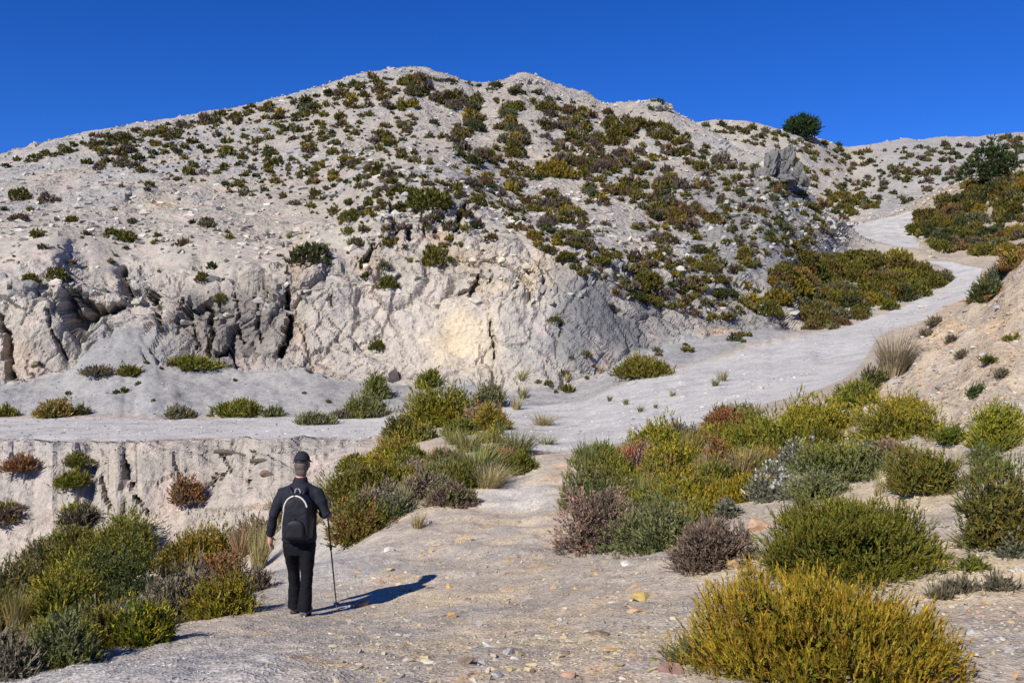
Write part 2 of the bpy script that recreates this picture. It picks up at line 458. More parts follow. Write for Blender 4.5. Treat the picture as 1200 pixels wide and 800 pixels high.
# --- broad relief along the vertical
g_amp = np.interp(D, [0, 4, 10, 20, 40, 80, 150], [0.01, 0.03, 0.06, 0.12, 0.35, 0.9, 1.2])
keep = 1 - 0.85 * road
dz = g_amp * fbm(X / 6.0, Y / 6.0, octs=3, seed=11) * keep * np.where(S2 > LI['I'], 0.6, 1) * (1 - 0.7 * sstep(LI['I'], LI['J'], S2) * (1 - sstep(LI['J'], LI['J'] + .5, S2)))
near = 1 - sstep(14, 24, D)
calm = 1 - .8 * np.exp(-((X + 1.6) / 1.2) ** 2 - ((Y - 9.9) / 1.5) ** 2)      # trodden flat where the hiker walks
dz = dz * calm + calm * near * keep * (0.055 * fbm(X / 0.9, Y / 0.9, octs=3, seed=21) + 0.026 * fbm(X / 0.22, Y / 0.22, octs=3, seed=22) + .03 * np.clip(fbm(X / .4, Y / .3, octs=3, seed=23), 0, 1)) * sstep(-1, 4, D)
# worn, rutted middle of the footpath
pathc = np.interp(D, [4.6, 7, 9.5, 12, 15.5, 20], [520, 505, 500, 560, 612, 650])
pw = np.interp(D, [4.6, 9.5, 12, 15.5, 20], [330, 175, 110, 50, 36])
onpath = np.exp(-((PX - pathc) / pw) ** 4) * (1 - sstep(20, 24, D)) * sstep(2, 4, D)
dz = dz + onpath * 0.03 * np.sin((X * 0.35 + Y) * 5.5 + 3 * fbm(X, Y, octs=2, seed=31)) * sstep(9, 12, D)
bank = (1 - hill) * sstep(960, 1090, PX) * sstep(9, 14, D) * (1 - sstep(LI['D'], LI['D2'], S2))
dz = dz + bank * (.30 * fbm((X - .3 * Y) / .6, Y / 2.0, octs=5, seed=25) + .22 * fbm(X / 1.6, Y / 1.6, octs=3, seed=26))
P[..., 2] += dz
# --- rock relief along the normal
rock = np.clip(cliff * 1.0 + gully * 0.42 + crag * 1.0, 0, 1.2)
u, v, zz = X, Y, P[..., 2]
rk = rock > .02
uu, vv_, zr = u[rk] + .5 * fbm(u[rk] / 1.5, v[rk] / 1.5, zz[rk] / 1.5, octs=2, seed=40), v[rk], zz[rk]
q = zr + .35 * uu                          # beds dip to the left
r1 = ridged(uu / 3.6, vv_ / 4.0, zr / 9.0, octs=3, seed=42)
F1, F2, ra, rb_, ox, oz = cells(uu / 2.3, vv_ / 2.6, q / 4.2, 50)
b1 = (ra - .5) * 1.1 + .55 * ox * (rb_ - .5) * 2 + .5 * oz * (ra - .3) - .45 * np.exp(-((F2 - F1) / .07) ** 2)
F1, F2, ra, rb_, ox, oz = cells(uu / .8, vv_ / .9, q / 1.5, 60)
b2 = (ra - .5) * .42 + .25 * ox * (rb_ - .5) * 2 + .2 * oz * (ra - .3) - .15 * np.exp(-((F2 - F1) / .1) ** 2)
r2 = fbm(uu / .9, vv_ / .9, q / 1.4, octs=4, seed=43)
smoothc = .8 * np.exp(-(((PX[rk] - 30) / 50) ** 4 + ((PY[rk] - 400) / 50) ** 4)) + np.exp(-(((PX[rk] - 540) / 75) ** 4 + ((PY[rk] - 395) / 45) ** 4)) + np.exp(-(((PX[rk] - 700) / 80) ** 4 + ((PY[rk] - 380) / 50) ** 4))
k_ = 1 - .74 * np.clip(smoothc, 0, 1)
disp = np.zeros_like(X)
disp[rk] = rock[rk] * k_ * (.62 * b1 + .62 * b2 + .24 * r2 - 1.6 * np.clip(r1 - .68, 0, 1)) * np.where(gully[rk] > .3, .62, 1)
rubble = hilltop * (1 - 0.5 * road) * np.interp(D, [40, 60, 110, 180], [0.14, 0.30, 0.45, 0.45])
disp = disp + rubble * (fbm(u / 1.7, v / 1.7, zz / 1.7, octs=3, seed=45) + 0.7 * np.clip(fbm(u / .8, v / .8, zz / .8, octs=2, seed=46) - 0.1, 0, 1))
disp = disp * (1 - 0.75 * sstep(LI['J'] - .25, LI['J'], S2) * (1 - sstep(LI['J'], LI['J'] + .3, S2)))
scree = sstep(sF, sF + .15, S2) * (1 - sstep(sG - .1, sG + .1, S2)) * left
disp = disp + scree * (0.16 * fbm(u / 1.6, v / 1.6, octs=4, seed=48) + .10 * np.clip(fbm(u / .5, v / .5, octs=3, seed=49), 0, 1))
P = P + Nn * disp[..., None]
# --- clefts and overhangs of the cliff, as seen: polyline in the picture, half width, depth in metres
CLEFTS = [
 ([(76, 343), (84, 368), (94, 380), (110, 370)], 9, 2.3), ([(96, 352), (112, 366)], 7, 1.6), ([(116, 366), (140, 360)], 4.5, 1.5),
 ([(142, 318), (147, 336), (153, 352)], 5.5, 1.8), ([(180, 342), (184, 365), (188, 385)], 4, 1.2), ([(335, 340), (341, 372), (337, 396), (329, 414)], 4.5, 1.7),
 ([(246, 358), (250, 392), (244, 420)], 3, 0.8), ([(258, 416), (268, 410)], 5, 1.1), ([(0, 372), (8, 396), (12, 440)], 4.5, 1.4), ([(54, 362), (62, 392), (76, 420)], 2.6, 0.6),
 ([(300, 350), (305, 400)], 2.5, 0.5), ([(214, 350), (210, 392)], 2.5, 0.5), ([(222, 352), (232, 410)], 2.2, .4), ([(276, 346), (284, 400)], 2.2, .4),
 ([(146, 534), (149, 558), (160, 582), (172, 600)], 3.0, 0.6), ([(203, 530), (209, 556), (204, 572)], 2.4, 0.4), ([(262, 532), (270, 552)], 2.4, 0.35), ([(248, 572), (264, 552)], 3, 0.35), ([(120, 560), (128, 600)], 2.5, .35), ([(300, 530), (290, 575)], 3, .35),
 ([(469, 268), (463, 282)], 4.5, 1.4), ([(484, 268), (480, 280)], 4, 1.3), ([(546, 244), (540, 258), (534, 268)], 4, 1.4), ([(519, 254), (523, 262)], 4, 1.2), ([(512, 272), (517, 278)], 4, 1.2), ([(440, 288), (434, 302), (424, 310)], 4, 1.2), ([(463, 240), (460, 268)], 2.6, .8),
 ([(563, 328), (556, 342)], 5, 1.1), ([(575, 318), (573, 332)], 3, .7), ([(541, 346), (546, 342)], 4, .8), ([(576, 378), (579, 418)], 2.6, .7), ([(661, 372), (654, 392)], 3.2, .6), ([(618, 318), (622, 322)], 3.5, .6), ([(606, 334), (612, 326)], 3, .4),
 ([(718, 360), (728, 368)], 4, .6), ([(752, 348), (758, 356)], 3, .5), ([(492, 240), (500, 276)], 2.4, .7), ([(372, 300), (366, 330)], 3, .5), ([(388, 345), (392, 360)], 3, .4), ([(158, 218), (152, 236)], 4, .8),
]
qx = (P[..., 0] / np.maximum(P[..., 1], 2.4)) * F + CX
qy = CY - P[..., 2] / np.maximum(P[..., 1], 2.4) * F
jit = 5.0 * fbm(PX / 9.0, PY / 9.0, octs=3, seed=61, gain=.7)
wid = 1 + .8 * fbm(PX / 7.0, PY / 7.0, octs=2, seed=62)
for line, hw, dep in CLEFTS:
    lx = [p[0] for p in line]; ly = [p[1] for p in line]
    c0, c1 = np.searchsorted(pxs, (min(lx) - 30, max(lx) + 30))
    sl = np.s_[:, c0:c1]
    dd = seg_dist(qx[sl] + jit[sl], qy[sl] + jit[sl] * .6, line)
    e = np.exp(-(dd / (hw * .8 * wid[sl] * (1 if dep > .75 else .6))) ** 2)
    dirv = np.stack([-0.25 * np.ones_like(e), np.ones_like(e), -0.1 * np.ones_like(e)], -1)
    okm = (S2[sl] > LI['D']) & (S2[sl] < LI['J'])
    P[sl] += dirv * (e * dep * okm)[..., None]
Nn = grid_normals(P)
PYV = CY - P[..., 2] / np.maximum(P[..., 1], 2.4) * F     # photo row of every finished point
PXV = CX + P[..., 0] / np.maximum(P[..., 1], 2.4) * F

# --- colours of the ground itself
def rgb(c): return np.array(c, np.float32)
TAN, GREY, PALE, ROADC = rgb((.42, .335, .245)), rgb((.275, .27, .262)), rgb((.385, .345, .29)), rgb((.455, .435, .405))
PATHC, ORANGE, CREAM, PINK, DARKR = rgb((.375, .32, .255)), rgb((.50, .33, .17)), rgb((.58, .47, .31)), rgb((.50, .40, .34)), rgb((.165, .166, .172))
def mixc(c, d, f): return c + (d - c) * f[..., None]
def blob(cx, cy, rx, ry, p=2): return np.exp(-(np.abs((PXV - cx) / rx) ** p + np.abs((PYV - cy) / ry) ** p))
nA = fbm(X / 5.0, Y / 5.0, Z / 5.0, octs=4, seed=71)
nB = fbm(X / 1.3, Y / 1.3, Z / 2.5, octs=4, seed=72)
nV = fbm(X / 0.7, Y / 0.7, Z / 6.0, octs=3, seed=73)
tint_ = np.broadcast_to(PATHC, P.shape).copy()
tint_ = mixc(tint_, PALE, hill)
tint_ = mixc(tint_, GREY * 1.12, hill * sstep(-0.05, .35, nA) * .7)
tint_ = mixc(tint_, PINK * 1.05, hill * sstep(.0, .4, nB) * .45)
# cliff faces: grey rock with pale pinkish and rusty streaks running down
cl = np.clip(cliff + crag, 0, 1)
tint_ = mixc(tint_, PALE * 1.1, cl * .8)
tint_ = mixc(tint_, GREY, cl * sstep(-.1, .3, nA + .4 * nV) * .85)
tint_ = mixc(tint_, PINK * 1.1, cl * sstep(.1, .5, nV) * .6)
tint_ = mixc(tint_, DARKR, cl * sstep(.15, .5, nB + .3 * nV) * .35)
# grey buttress, cream and rusty stains, blue-grey slab
tint_ = mixc(tint_, rgb((.20, .178, .155)), cl * blob(270, 378, 72, 48, 4) * .9)
tint_ = mixc(tint_, PALE * 1.32, np.clip(cl + .4 * hill, 0, 1) * blob(525, 385, 110, 58, 4) * (0.65 + .5 * nB))
tint_ = mixc(tint_, CREAM * 1.05, cl * blob(545, 395, 42, 40, 3) * sstep(-.5, .2, nB) * .9)
tint_ = mixc(tint_, CREAM, cl * blob(610, 320, 55, 24, 3) * .7 * sstep(-.4, .3, nV))
tint_ = mixc(tint_, DARKR * .82, np.clip(cl + .5 * hill, 0, 1) * blob(718, 372, 68, 52, 4) * sstep(-.7, .0, nB) * .95)
tint_ = mixc(tint_, GREY * .75, cl * blob(640, 390, 50, 45, 3) * sstep(-.2, .2, nB) * .7)
tint_ = mixc(tint_, GREY * .88, blob(840, 375, 75, 35, 4) * sstep(-.5, .2, nB) * .85 * hill)
tint_ = mixc(tint_, GREY * .82, blob(880, 275, 95, 75, 4) * sstep(-.7, .1, nB) * .95 * hill * (S2 < LI['J'] + .1))
tint_ = mixc(tint_, ORANGE, blob(842, 393, 20, 8, 3) * .7 * hill)
for ox, oy, orx, ory, of in ((560, 340, 22, 12, .45), (515, 278, 16, 9, .5), (430, 312, 14, 8, .5), (350, 300, 16, 26, .45), (186, 238, 22, 8, .5), (352, 390, 10, 22, .5), (545, 300, 30, 16, .35), (765, 290, 30, 12, .4), (20, 420, 22, 24, .4)):
    tint_ = mixc(tint_, ORANGE * 1.05, hill * blob(ox, oy, orx, ory) * of * sstep(-.5, .2, nB))
tint_ = mixc(tint_, rgb((.285, .28, .272)), scree * .85)
tint_ = mixc(tint_, DARKR * 1.1, scree * sstep(.15, .5, nB) * .6)
tint_ = mixc(tint_, GREY * .95, blob(150, 410, 55, 34, 4) * (S2 > sF) * (S2 < sH + .2) * .9)
tint_ = mixc(tint_, PALE * .9, gully)
tint_ = mixc(tint_, PINK * .95, gully * sstep(-.1, .4, nB) * .6)
tint_ = mixc(tint_, GREY * .95, gully * sstep(.0, .4, nA) * .5)
# the hill behind on the right is paler, the slope above the bend earthier
far = sstep(LI['J'] + .3, LI['K'], S2)
tint_ = mixc(tint_, PALE * 1.08, far * .7)
tint_ = mixc(tint_, GREY * 1.1, far * sstep(1000, 1040, PX) * .6)
rslope = sstep(1040, 1080, PX) * (S2 > sF) * (S2 < LI['J'] + .4)
tint_ = mixc(tint_, TAN * .8, rslope * .7)
# foreground: beige trodden earth, tan bank on the right, grey gravel low on the left
fg = 1 - hill
tint_ = mixc(tint_, GREY * 1.4, fg * (1 - road) * sstep(440, 250, PX) * sstep(8, 6, D) * .6)
tint_ = mixc(tint_, TAN, fg * sstep(-.05, .35, nB) * sstep(330, 480, PX) * (1 - sstep(19, 22, D)) * .8)
tint_ = mixc(tint_, ORANGE, fg * sstep(.33, .55, fbm(X / .35, Y / .35, octs=3, seed=75)) * onpath * .6)
tint_ = mixc(tint_, DARKR * 1.2, fg * sstep(.2, .6, fbm(X / .8, Y / .5, octs=4, seed=76)) * (1 - road) * near * .45)
tint_ = mixc(tint_, CREAM * .82, fg * sstep(.05, .4, fbm(X / 1.1, Y / .7, octs=4, seed=78)) * sstep(380, 520, PX) * near * (1 - road) * .7)
tint_ = mixc(tint_, rgb((.40, .33, .245)), fg * sstep(980, 1080, PX) * sstep(10, 14, D) * .85)
tint_ = mixc(tint_, ORANGE * .95, bank * sstep(.0, .4, fbm((X - .3 * Y) / .7, Y / 2.5, octs=4, seed=79)) * .32)
tint_ = mixc(tint_, GREY * 1.25, bank * sstep(.1, .5, fbm((X - .35 * Y) / .8, Y / 3.0, octs=4, seed=80)) * .6)
tint_ = mixc(tint_, ORANGE * 1.1, fg * blob(1130, 380, 60, 40) * .45 * sstep(-.4, .2, nV))
tint_ = mixc(tint_, GREY * 1.35, fg * blob(370, 660, 90, 40) * .6)
tint_ = mixc(tint_, ROADC * 1.02, fg * blob(600, 582, 45, 18, 3) * .8)
tint_ = mixc(tint_, TAN, fg * blob(480, 520, 40, 25) * .6)
tint_ = mixc(tint_, ROADC, road)
tint_ = mixc(tint_, GREY * 1.2, road * sstep(.0, .5, fbm(X / 1.4, Y / .6, octs=4, seed=81)) * .5)
tint_ = tint_ * (1 + .10 * nA[..., None])
tint_ = np.clip(tint_, 0.02, .72)
relief_ = np.zeros_like(tint_)
relief_[..., 0] = np.clip(.12 * hill + .55 * rock + .62 * hilltop + .10 * gully, 0, 1) * (1 - road) + .015 * (1 - hill) + .22 * bank
relief_[..., 1] = np.clip(np.interp(D, [0, 10, 25, 45, 90], [1, .95, .6, .3, .12]), 0, 1)

# --- one object for every piece of the setting, all cut from the same sheet
sc_ = (S2[:-1, :-1] + S2[1:, 1:]) / 2
px_ = (PX[:-1, :-1] + PX[1:, 1:]) / 2
rd_ = (road[:-1, :-1] + road[1:, 1:]) / 2 > .5
op_ = (onpath[:-1, :-1] + onpath[1:, 1:]) / 2 > .5
cf_ = (cliff[:-1, :-1] + cliff[1:, 1:]) / 2 > .5
REG = np.zeros(sc_.shape, int)                       # 0 ground
REG[op_ & (sc_ < sE)] = 1                            # footpath
REG[(sc_ > LI['D']) & (sc_ < sE) & (px_ < 420)] = 2  # gully wall
REG[sc_ >= sF - .02] = 3                             # hillside
REG[(sc_ > LI['J'] + .4)] = 4                        # hills behind
REG[(sc_ >= sF - .02) & (sc_ < LI['J'] + .4) & (px_ > 1000)] = 5
REG[cf_] = 6
REG[rd_] = 7
names = {0: ('ground', 'beige stony earth with low scrub around the footpath'), 1: ('footpath', 'trodden beige stony footpath running down to the gravel track'),
         2: ('gully_wall', 'pale eroded gully wall below the level track'), 3: ('hillside', 'broad pale stony hillside dotted with shrubs'),
         4: ('distant_hills', 'pale grey hills behind the main hill under the sky'), 5: ('shrubby_slope', 'slope of dark scrub above the bend of the track'),
         6: ('cliff', 'grey and cream quarried cliff above the track'), 7: ('gravel_road', 'light grey gravel track climbing to the right')}
M_TERRAIN = terrain_material()
idx = np.arange(NR * NC).reshape(NR, NC)
quads = np.stack([idx[:-1, :-1], idx[:-1, 1:], idx[1:, 1:], idx[1:, :-1]], -1)
Pf, Nf, Tf, Rf = P.reshape(-1, 3), Nn.reshape(-1, 3), tint_.reshape(-1, 3), relief_.reshape(-1, 3)
for r, (nm, lab) in names.items():
    q = quads[REG == r]
    if not len(q): continue
    used, inv = np.unique(q.ravel(), return_inverse=True)
    me = mesh_np(nm, Pf[used], inv.reshape(-1, 4), Tf[used], True, Rf[used])
    if nm in ('cliff', 'gully_wall'):
        me.polygons.foreach_set('use_smooth', np.zeros(len(me.polygons), bool))   # broken rock: crisp facets
    else:
        me.normals_split_custom_set_from_vertices(Nf[used].tolist())
    tag(link(nm, me, M_TERRAIN), lab, kind='structure')

# --- where a line of sight meets the ground (first hit), and the ground below a point
def col_of(px): return int(np.clip(np.searchsorted(pxs, px), 1, NC - 2))
_rows0 = int(np.searchsorted(SEG, 2.2))
def hit(px, py, smin=2.2, smax=20.0):
    c = col_of(px)
    r0, r1 = int(np.searchsorted(SEG, smin)), int(np.searchsorted(SEG, smax))
    yy = PYV[r0:r1, c]
    k = np.nonzero(yy <= py)[0]
    if not len(k): return None
    k = r0 + int(k[0])
    a, b = PYV[k - 1, c], PYV[k, c]
    t = 0.0 if a <= b else float(np.clip((a - py) / (a - b), 0, 1))
    p = P[k - 1, c] * (1 - t) + P[k, c] * t
    p = p.copy(); p[0] = (px - CX) / F * p[1]
    return p, Nn[k, c], SEG[k]
def ground_z(x, y):
    c = col_of(CX + x / max(y, 2.4) * F)
    return float(np.interp(y, P[:, c, 1], P[:, c, 2]))
# ------------------------------------------------------------------ plants
rng = np.random.default_rng(7)
RENDER_F = F * 1024 / 1200.0
M_LEAF = attr_material('leaves', rough=0.62, transl=0.22, spec=0.22, noise_scale=9.0, noise_amt=0.3)
M_DRY = attr_material('dry_stalks', rough=0.85, transl=0.15, spec=0.1, noise_scale=14.0, noise_amt=0.3)
M_BARK = plain_material('bark', (.13, .105, .085), rough=.95, spec=.1, scale=30, amt=.4, bump=.01)
M_TWIG = plain_material('weathered_twigs', (.24, .215, .195), rough=.95, spec=.1, scale=30, amt=.35)

def unit(v): return v / (np.linalg.norm(v, axis=-1, keepdims=True) + 1e-9)

def blades_on(cen, dirs, L, nb, bl, bw, spread, cols, tips, r):
    """nb narrow leaf blades round every sprig axis; returns verts, tris, colours"""
    n = len(cen)
    t = np.repeat(np.linspace(0.05, 1.0, nb)[None], n, 0) + r.normal(0, .06, (n, nb))
    a = r.uniform(0, 2 * np.pi, (n, nb))
    ref = np.where(np.abs(dirs[:, 2:3]) > .9, np.array([[1., 0, 0]]), np.array([[0, 0, 1.]]))
    e1 = unit(np.cross(dirs, ref)); e2 = np.cross(dirs, e1)
    sp = spread * (1.15 - .75 * np.clip(t, 0, 1)) + r.normal(0, .12, (n, nb))
    perp = np.cos(a)[..., None] * e1[:, None] + np.sin(a)[..., None] * e2[:, None]
    bd = dirs[:, None] * np.cos(sp)[..., None] + perp * np.sin(sp)[..., None]
    base = cen[:, None] + dirs[:, None] * (t * L[:, None])[..., None]
    side = unit(np.cross(bd, perp + r.normal(0, .5, perp.shape)))
    bll = bl * r.uniform(.7, 1.25, (n, nb)); bww = bw * r.uniform(.7, 1.3, (n, nb))
    v0 = base - side * bww[..., None] * .5
    v1 = base + side * bww[..., None] * .5
    v2 = base + bd * bll[..., None]
    V = np.stack([v0, v1, v2], 2).reshape(-1, 3)
    c = np.repeat(cols[:, None], nb, 1)
    tt = np.clip(t, 0, 1)[..., None]
    c = c * (1 - tt * .6) + tips[:, None] * tt * .6
    c = c * r.uniform(.8, 1.2, (n, nb, 1))
    C = np.repeat(c[:, :, None], 3, 2).reshape(-1, 3)
    return V, np.arange(len(V)).reshape(-1, 3), C

def dome_dirs(n, r, low=-.15):
    z = r.uniform(low, 1, n); a = r.uniform(0, 2 * np.pi, n)
    q = np.sqrt(np.clip(1 - z * z, 0, 1))
    return np.stack([q * np.cos(a), q * np.sin(a), z], -1)

# kinds: base colours, tip colours, sprig length, blade length, blade width, spread, upward pull, lumpiness, cover
KIND = {
 'gold':   dict(c=[(.125, .115, .009), (.10, .105, .009), (.08, .088, .009), (.125, .09, .012)], t=[(.315, .228, .011), (.245, .20, .011), (.32, .19, .015)], L=.085, bl=.030, bw=.0055, sp=.5, up=.75, lump=.16, cov=3.0),
 'green':  dict(c=[(.062, .075, .010), (.08, .082, .010), (.045, .058, .010), (.095, .08, .014)], t=[(.15, .135, .013), (.17, .13, .014), (.105, .11, .014)], L=.08, bl=.028, bw=.0055, sp=.55, up=.55, lump=.16, cov=3.0),
 'olive':  dict(c=[(.08, .082, .013), (.10, .09, .016), (.06, .068, .016)], t=[(.185, .15, .018), (.205, .15, .022), (.13, .125, .02)], L=.09, bl=.032, bw=.007, sp=.55, up=.6, lump=.2, cov=2.6),
 'yellow': dict(c=[(.145, .13, .012), (.115, .115, .013), (.16, .12, .016)], t=[(.28, .215, .016), (.24, .20, .02), (.27, .17, .018)], L=.09, bl=.032, bw=.007, sp=.5, up=.65, lump=.18, cov=2.6),
 'dark':   dict(c=[(.036, .052, .015), (.05, .06, .018), (.03, .042, .014)], t=[(.09, .10, .025), (.075, .09, .02)], L=.09, bl=.034, bw=.0075, sp=.7, up=.5, lump=.24, cov=2.6),
 'greyg':  dict(c=[(.088, .094, .036), (.105, .105, .042), (.07, .076, .03)], t=[(.17, .165, .075), (.19, .172, .08)], L=.09, bl=.03, bw=.006, sp=.55, up=.7, lump=.22, cov=2.2),
 'rust':   dict(c=[(.15, .078, .028), (.11, .075, .02), (.19, .095, .035)], t=[(.26, .125, .045), (.22, .14, .04)], L=.08, bl=.03, bw=.007, sp=.6, up=.55, lump=.2, cov=2.6),
 'mixed':  dict(c=[(.065, .075, .014), (.18, .09, .03), (.10, .09, .018)], t=[(.13, .13, .02), (.32, .15, .05), (.19, .15, .03)], L=.085, bl=.03, bw=.007, sp=.6, up=.5, lump=.25, cov=2.6),
 'dead':   dict(c=[(.155, .122, .08), (.185, .148, .10), (.115, .09, .06)], t=[(.28, .225, .16), (.235, .175, .115)], L=.07, bl=.035, bw=.0045, sp=.55, up=.35, lump=.10, cov=3.4),
 'pinkish': dict(c=[(.22, .155, .115), (.26, .175, .115), (.18, .13, .10)], t=[(.37, .275, .20), (.37, .24, .15)], L=.08, bl=.035, bw=.005, sp=.5, up=.5, lump=.18, cov=2.6),
 'lilac':  dict(c=[(.15, .128, .09), (.125, .115, .065), (.19, .16, .115)], t=[(.27, .235, .175), (.215, .185, .125)], L=.11, bl=.05, bw=.0045, sp=.35, up=.85, lump=.25, cov=1.9),
 'silver': dict(c=[(.14, .148, .09), (.185, .188, .13), (.105, .112, .06)], t=[(.31, .31, .24), (.25, .25, .18)], L=.07, bl=.032, bw=.010, sp=.8, up=.6, lump=.25, cov=2.0),
 'pine':   dict(c=[(.022, .042, .012), (.03, .05, .014), (.017, .034, .011)], t=[(.055, .08, .02), (.045, .068, .02)], L=.2, bl=.11, bw=.02, sp=.7, up=.5, lump=.3, cov=2.4),
}

BR = {'dead': 1.1, 'lilac': 1.0, 'silver': 1.0, 'pinkish': 1.1, 'pine': 1.25}
for k_, K_ in KIND.items():
    b_ = BR.get(k_, 1.72)
    K_['c'] = [tuple(q * b_ for q in c) for c in K_['c']]; K_['t'] = [tuple(q * b_ * (1.0 if b_ < 1.3 else .95) for q in c) for c in K_['t']]

def make_foliage(kind, rx, ry, h, ppm, r, nmax=4200, dens=1.0, lean=(0, 0), two=None, single=False):
    K = KIND[kind]; h = h * .84
    L = max(K['L'], 5.0 / ppm); bl = max(K['bl'] * 1.15, 3.2 / ppm); bw = max(K['bw'] * (1.55 if single else 1.8), 1.35 / ppm)
    area = 2 * np.pi * ((rx * ry) ** .8 * .4 + (rx * h) ** .8 * .6) ** 1.25
    n = int(np.clip((1.6 if single else 1.05) * K['cov'] * dens * area / (L * .62) ** 2, 60, nmax))
    nb = 9 if single else (7 if ppm > 85 else (5 if ppm > 45 else 4))
    # sprigs stand in tufts, each leaning its own way
    nc = max(10, n // 17)
    cd = dome_dirs(nc, r, -.1); ck = r.integers(0, nc, n)
    d = unit(cd[ck] + r.normal(0, 1.0 / np.sqrt(nc), (n, 3)))
    loose = r.random(n) < .22
    d[loose] = dome_dirs(int(loose.sum()), r)
    d[:, 2] = np.maximum(d[:, 2], -.15)
    tuft_r = r.normal(1, .075, nc)[ck]; tuft_lean = r.normal(0, .26, (nc, 3))[ck]; tuft_c = r.uniform(.78, 1.22, nc)[ck]
    s = r.integers(0, 10000)
    lump = fbm(d[:, 0] * 1.7 + s, d[:, 1] * 1.7, d[:, 2] * 1.7, octs=4, seed=int(s) % 997)
    rad = tuft_r * (1 + K['lump'] * 2.3 * lump) * np.where(r.random(n) < .68, r.uniform(.86, 1.02, n), r.uniform(.45, .86, n))
    nl = 1 if kind == 'dead' or single else int(r.integers(4, 8))
    la = r.uniform(0, 2 * np.pi, nl) + np.arange(nl) * 2.4; lr = r.uniform(.25, .62, nl) * (nl > 1)
    lc = np.stack([np.cos(la) * lr * rx, np.sin(la) * lr * ry, 0 * la], -1)
    ls = np.where(np.arange(nl) == 0, 1.0, r.uniform(.42, .68, nl)); lh = np.where(np.arange(nl) == 0, r.uniform(.75, .95), r.uniform(.5, 1.0, nl))
    if nl > 1: lc[0] *= .4; ls[0] = .72; lh[np.argmax(lh)] = 1.05
    else: ls[0] = lh[0] = 1.0
    li = r.choice(nl, n, p=ls ** 2 / (ls ** 2).sum())
    def dome(d, rad, li): return np.stack([d[:, 0] * rx * ls[li], d[:, 1] * ry * ls[li], np.clip(d[:, 2], -.03, 1) * h * lh[li]], -1) * rad[:, None] + lc[li]
    cen = dome(d, rad, li)
    cen[:, 2] = np.maximum(cen[:, 2] - L * .55, -.02)
    cen[:, 0] += lean[0] * cen[:, 2]; cen[:, 1] += lean[1] * cen[:, 2]
    out = unit(np.stack([d[:, 0] / rx, d[:, 1] / ry, np.maximum(d[:, 2], 0) / h], -1))
    dr = unit(out * (1 - K['up'] * .6) + np.array([0, 0, K['up']]) + tuft_lean + r.normal(0, .2, (n, 3)))
    ci = r.integers(0, len(K['c']), n); ti = r.integers(0, len(K['t']), n)
    cols = np.array(K['c'])[ci]; tips = np.array(K['t'])[ti]
    patch = vnoise(d[:, 0] * 2.0 + s, d[:, 1] * 2.0 - s, d[:, 2] * 2, seed=int(s) % 91)
    if two:
        k2 = KIND[two]; m = patch > .12
        cols = np.where(m[:, None], np.array(k2['c'])[r.integers(0, len(k2['c']), n)], cols)
        tips = np.where(m[:, None], np.array(k2['t'])[r.integers(0, len(k2['t']), n)], tips)
    f_ = ((1 + .22 * patch) * tuft_c)[:, None]; cols = cols * f_; tips = tips * f_
    Ls = L * r.uniform(.6, 1.35, n)
    V, T, C = blades_on(cen, dr, Ls, nb, bl, bw, K['sp'], cols, tips, r)
    # older leaves packed inside
    q = max(.05, 3.5 / ppm)
    m = int(np.clip(2.2 * dens * area / q ** 2, 80, 1200))
    d = dome_dirs(m, r, -.05)
    lump = fbm(d[:, 0] * 1.7 + s, d[:, 1] * 1.7, d[:, 2] * 1.7, octs=4, seed=int(s) % 997)
    pos = dome(d, (1 + K['lump'] * 2.3 * lump) * r.uniform(.35, .8, m), r.choice(nl, m, p=ls ** 2 / (ls ** 2).sum()))
    pos[:, 0] += lean[0] * pos[:, 2]; pos[:, 1] += lean[1] * pos[:, 2]
    dr = unit(d + np.array([0, 0, .5]) + r.normal(0, .5, (m, 3)))
    cc = np.array(K['c'])[r.integers(0, len(K['c']), m)]
    V2, T2, C2 = blades_on(pos, dr, np.full(m, q * .5), 3, q * 1.3, q * .6, .9, cc, cc, r)
    return np.concatenate([V, V2]), np.concatenate([T, T2 + len(V)]), np.concatenate([C, C2])

def tube(path, radii, seg=5):
    path = np.asarray(path, float); n = len(path)
    tan = np.gradient(path, axis=0); tan = unit(tan)
    ref = np.array([0, 0, 1.]) if abs(tan[0][2]) < .9 else np.array([1., 0, 0])
    V = []
    for i in range(n):
        e1 = unit(np.cross(tan[i], ref)); e2 = np.cross(tan[i], e1)
        for k in range(seg):
            a = 2 * np.pi * k / seg
            V.append(path[i] + radii[i] * (np.cos(a) * e1 + np.sin(a) * e2))
    Fq = []
    for i in range(n - 1):
        for k in range(seg):
            k2 = (k + 1) % seg
            a, b, c, d = i * seg + k, i * seg + k2, (i + 1) * seg + k2, (i + 1) * seg + k
            Fq += [(a, b, c), (a, c, d)]
    c0 = len(V); V.append(path[-1])
    for k in range(seg): Fq.append(((n - 1) * seg + k, (n - 1) * seg + (k + 1) % seg, c0))
    c1 = len(V); V.append(path[0])
    for k in range(seg): Fq.append(((k + 1) % seg, k, c1))
    return np.array(V), np.array(Fq)

def join(parts):
    V, Fc, o = [], [], 0
    for v, f in parts:
        V.append(v); Fc.append(np.asarray(f) + o); o += len(v)
    return np.concatenate(V), np.concatenate(Fc)

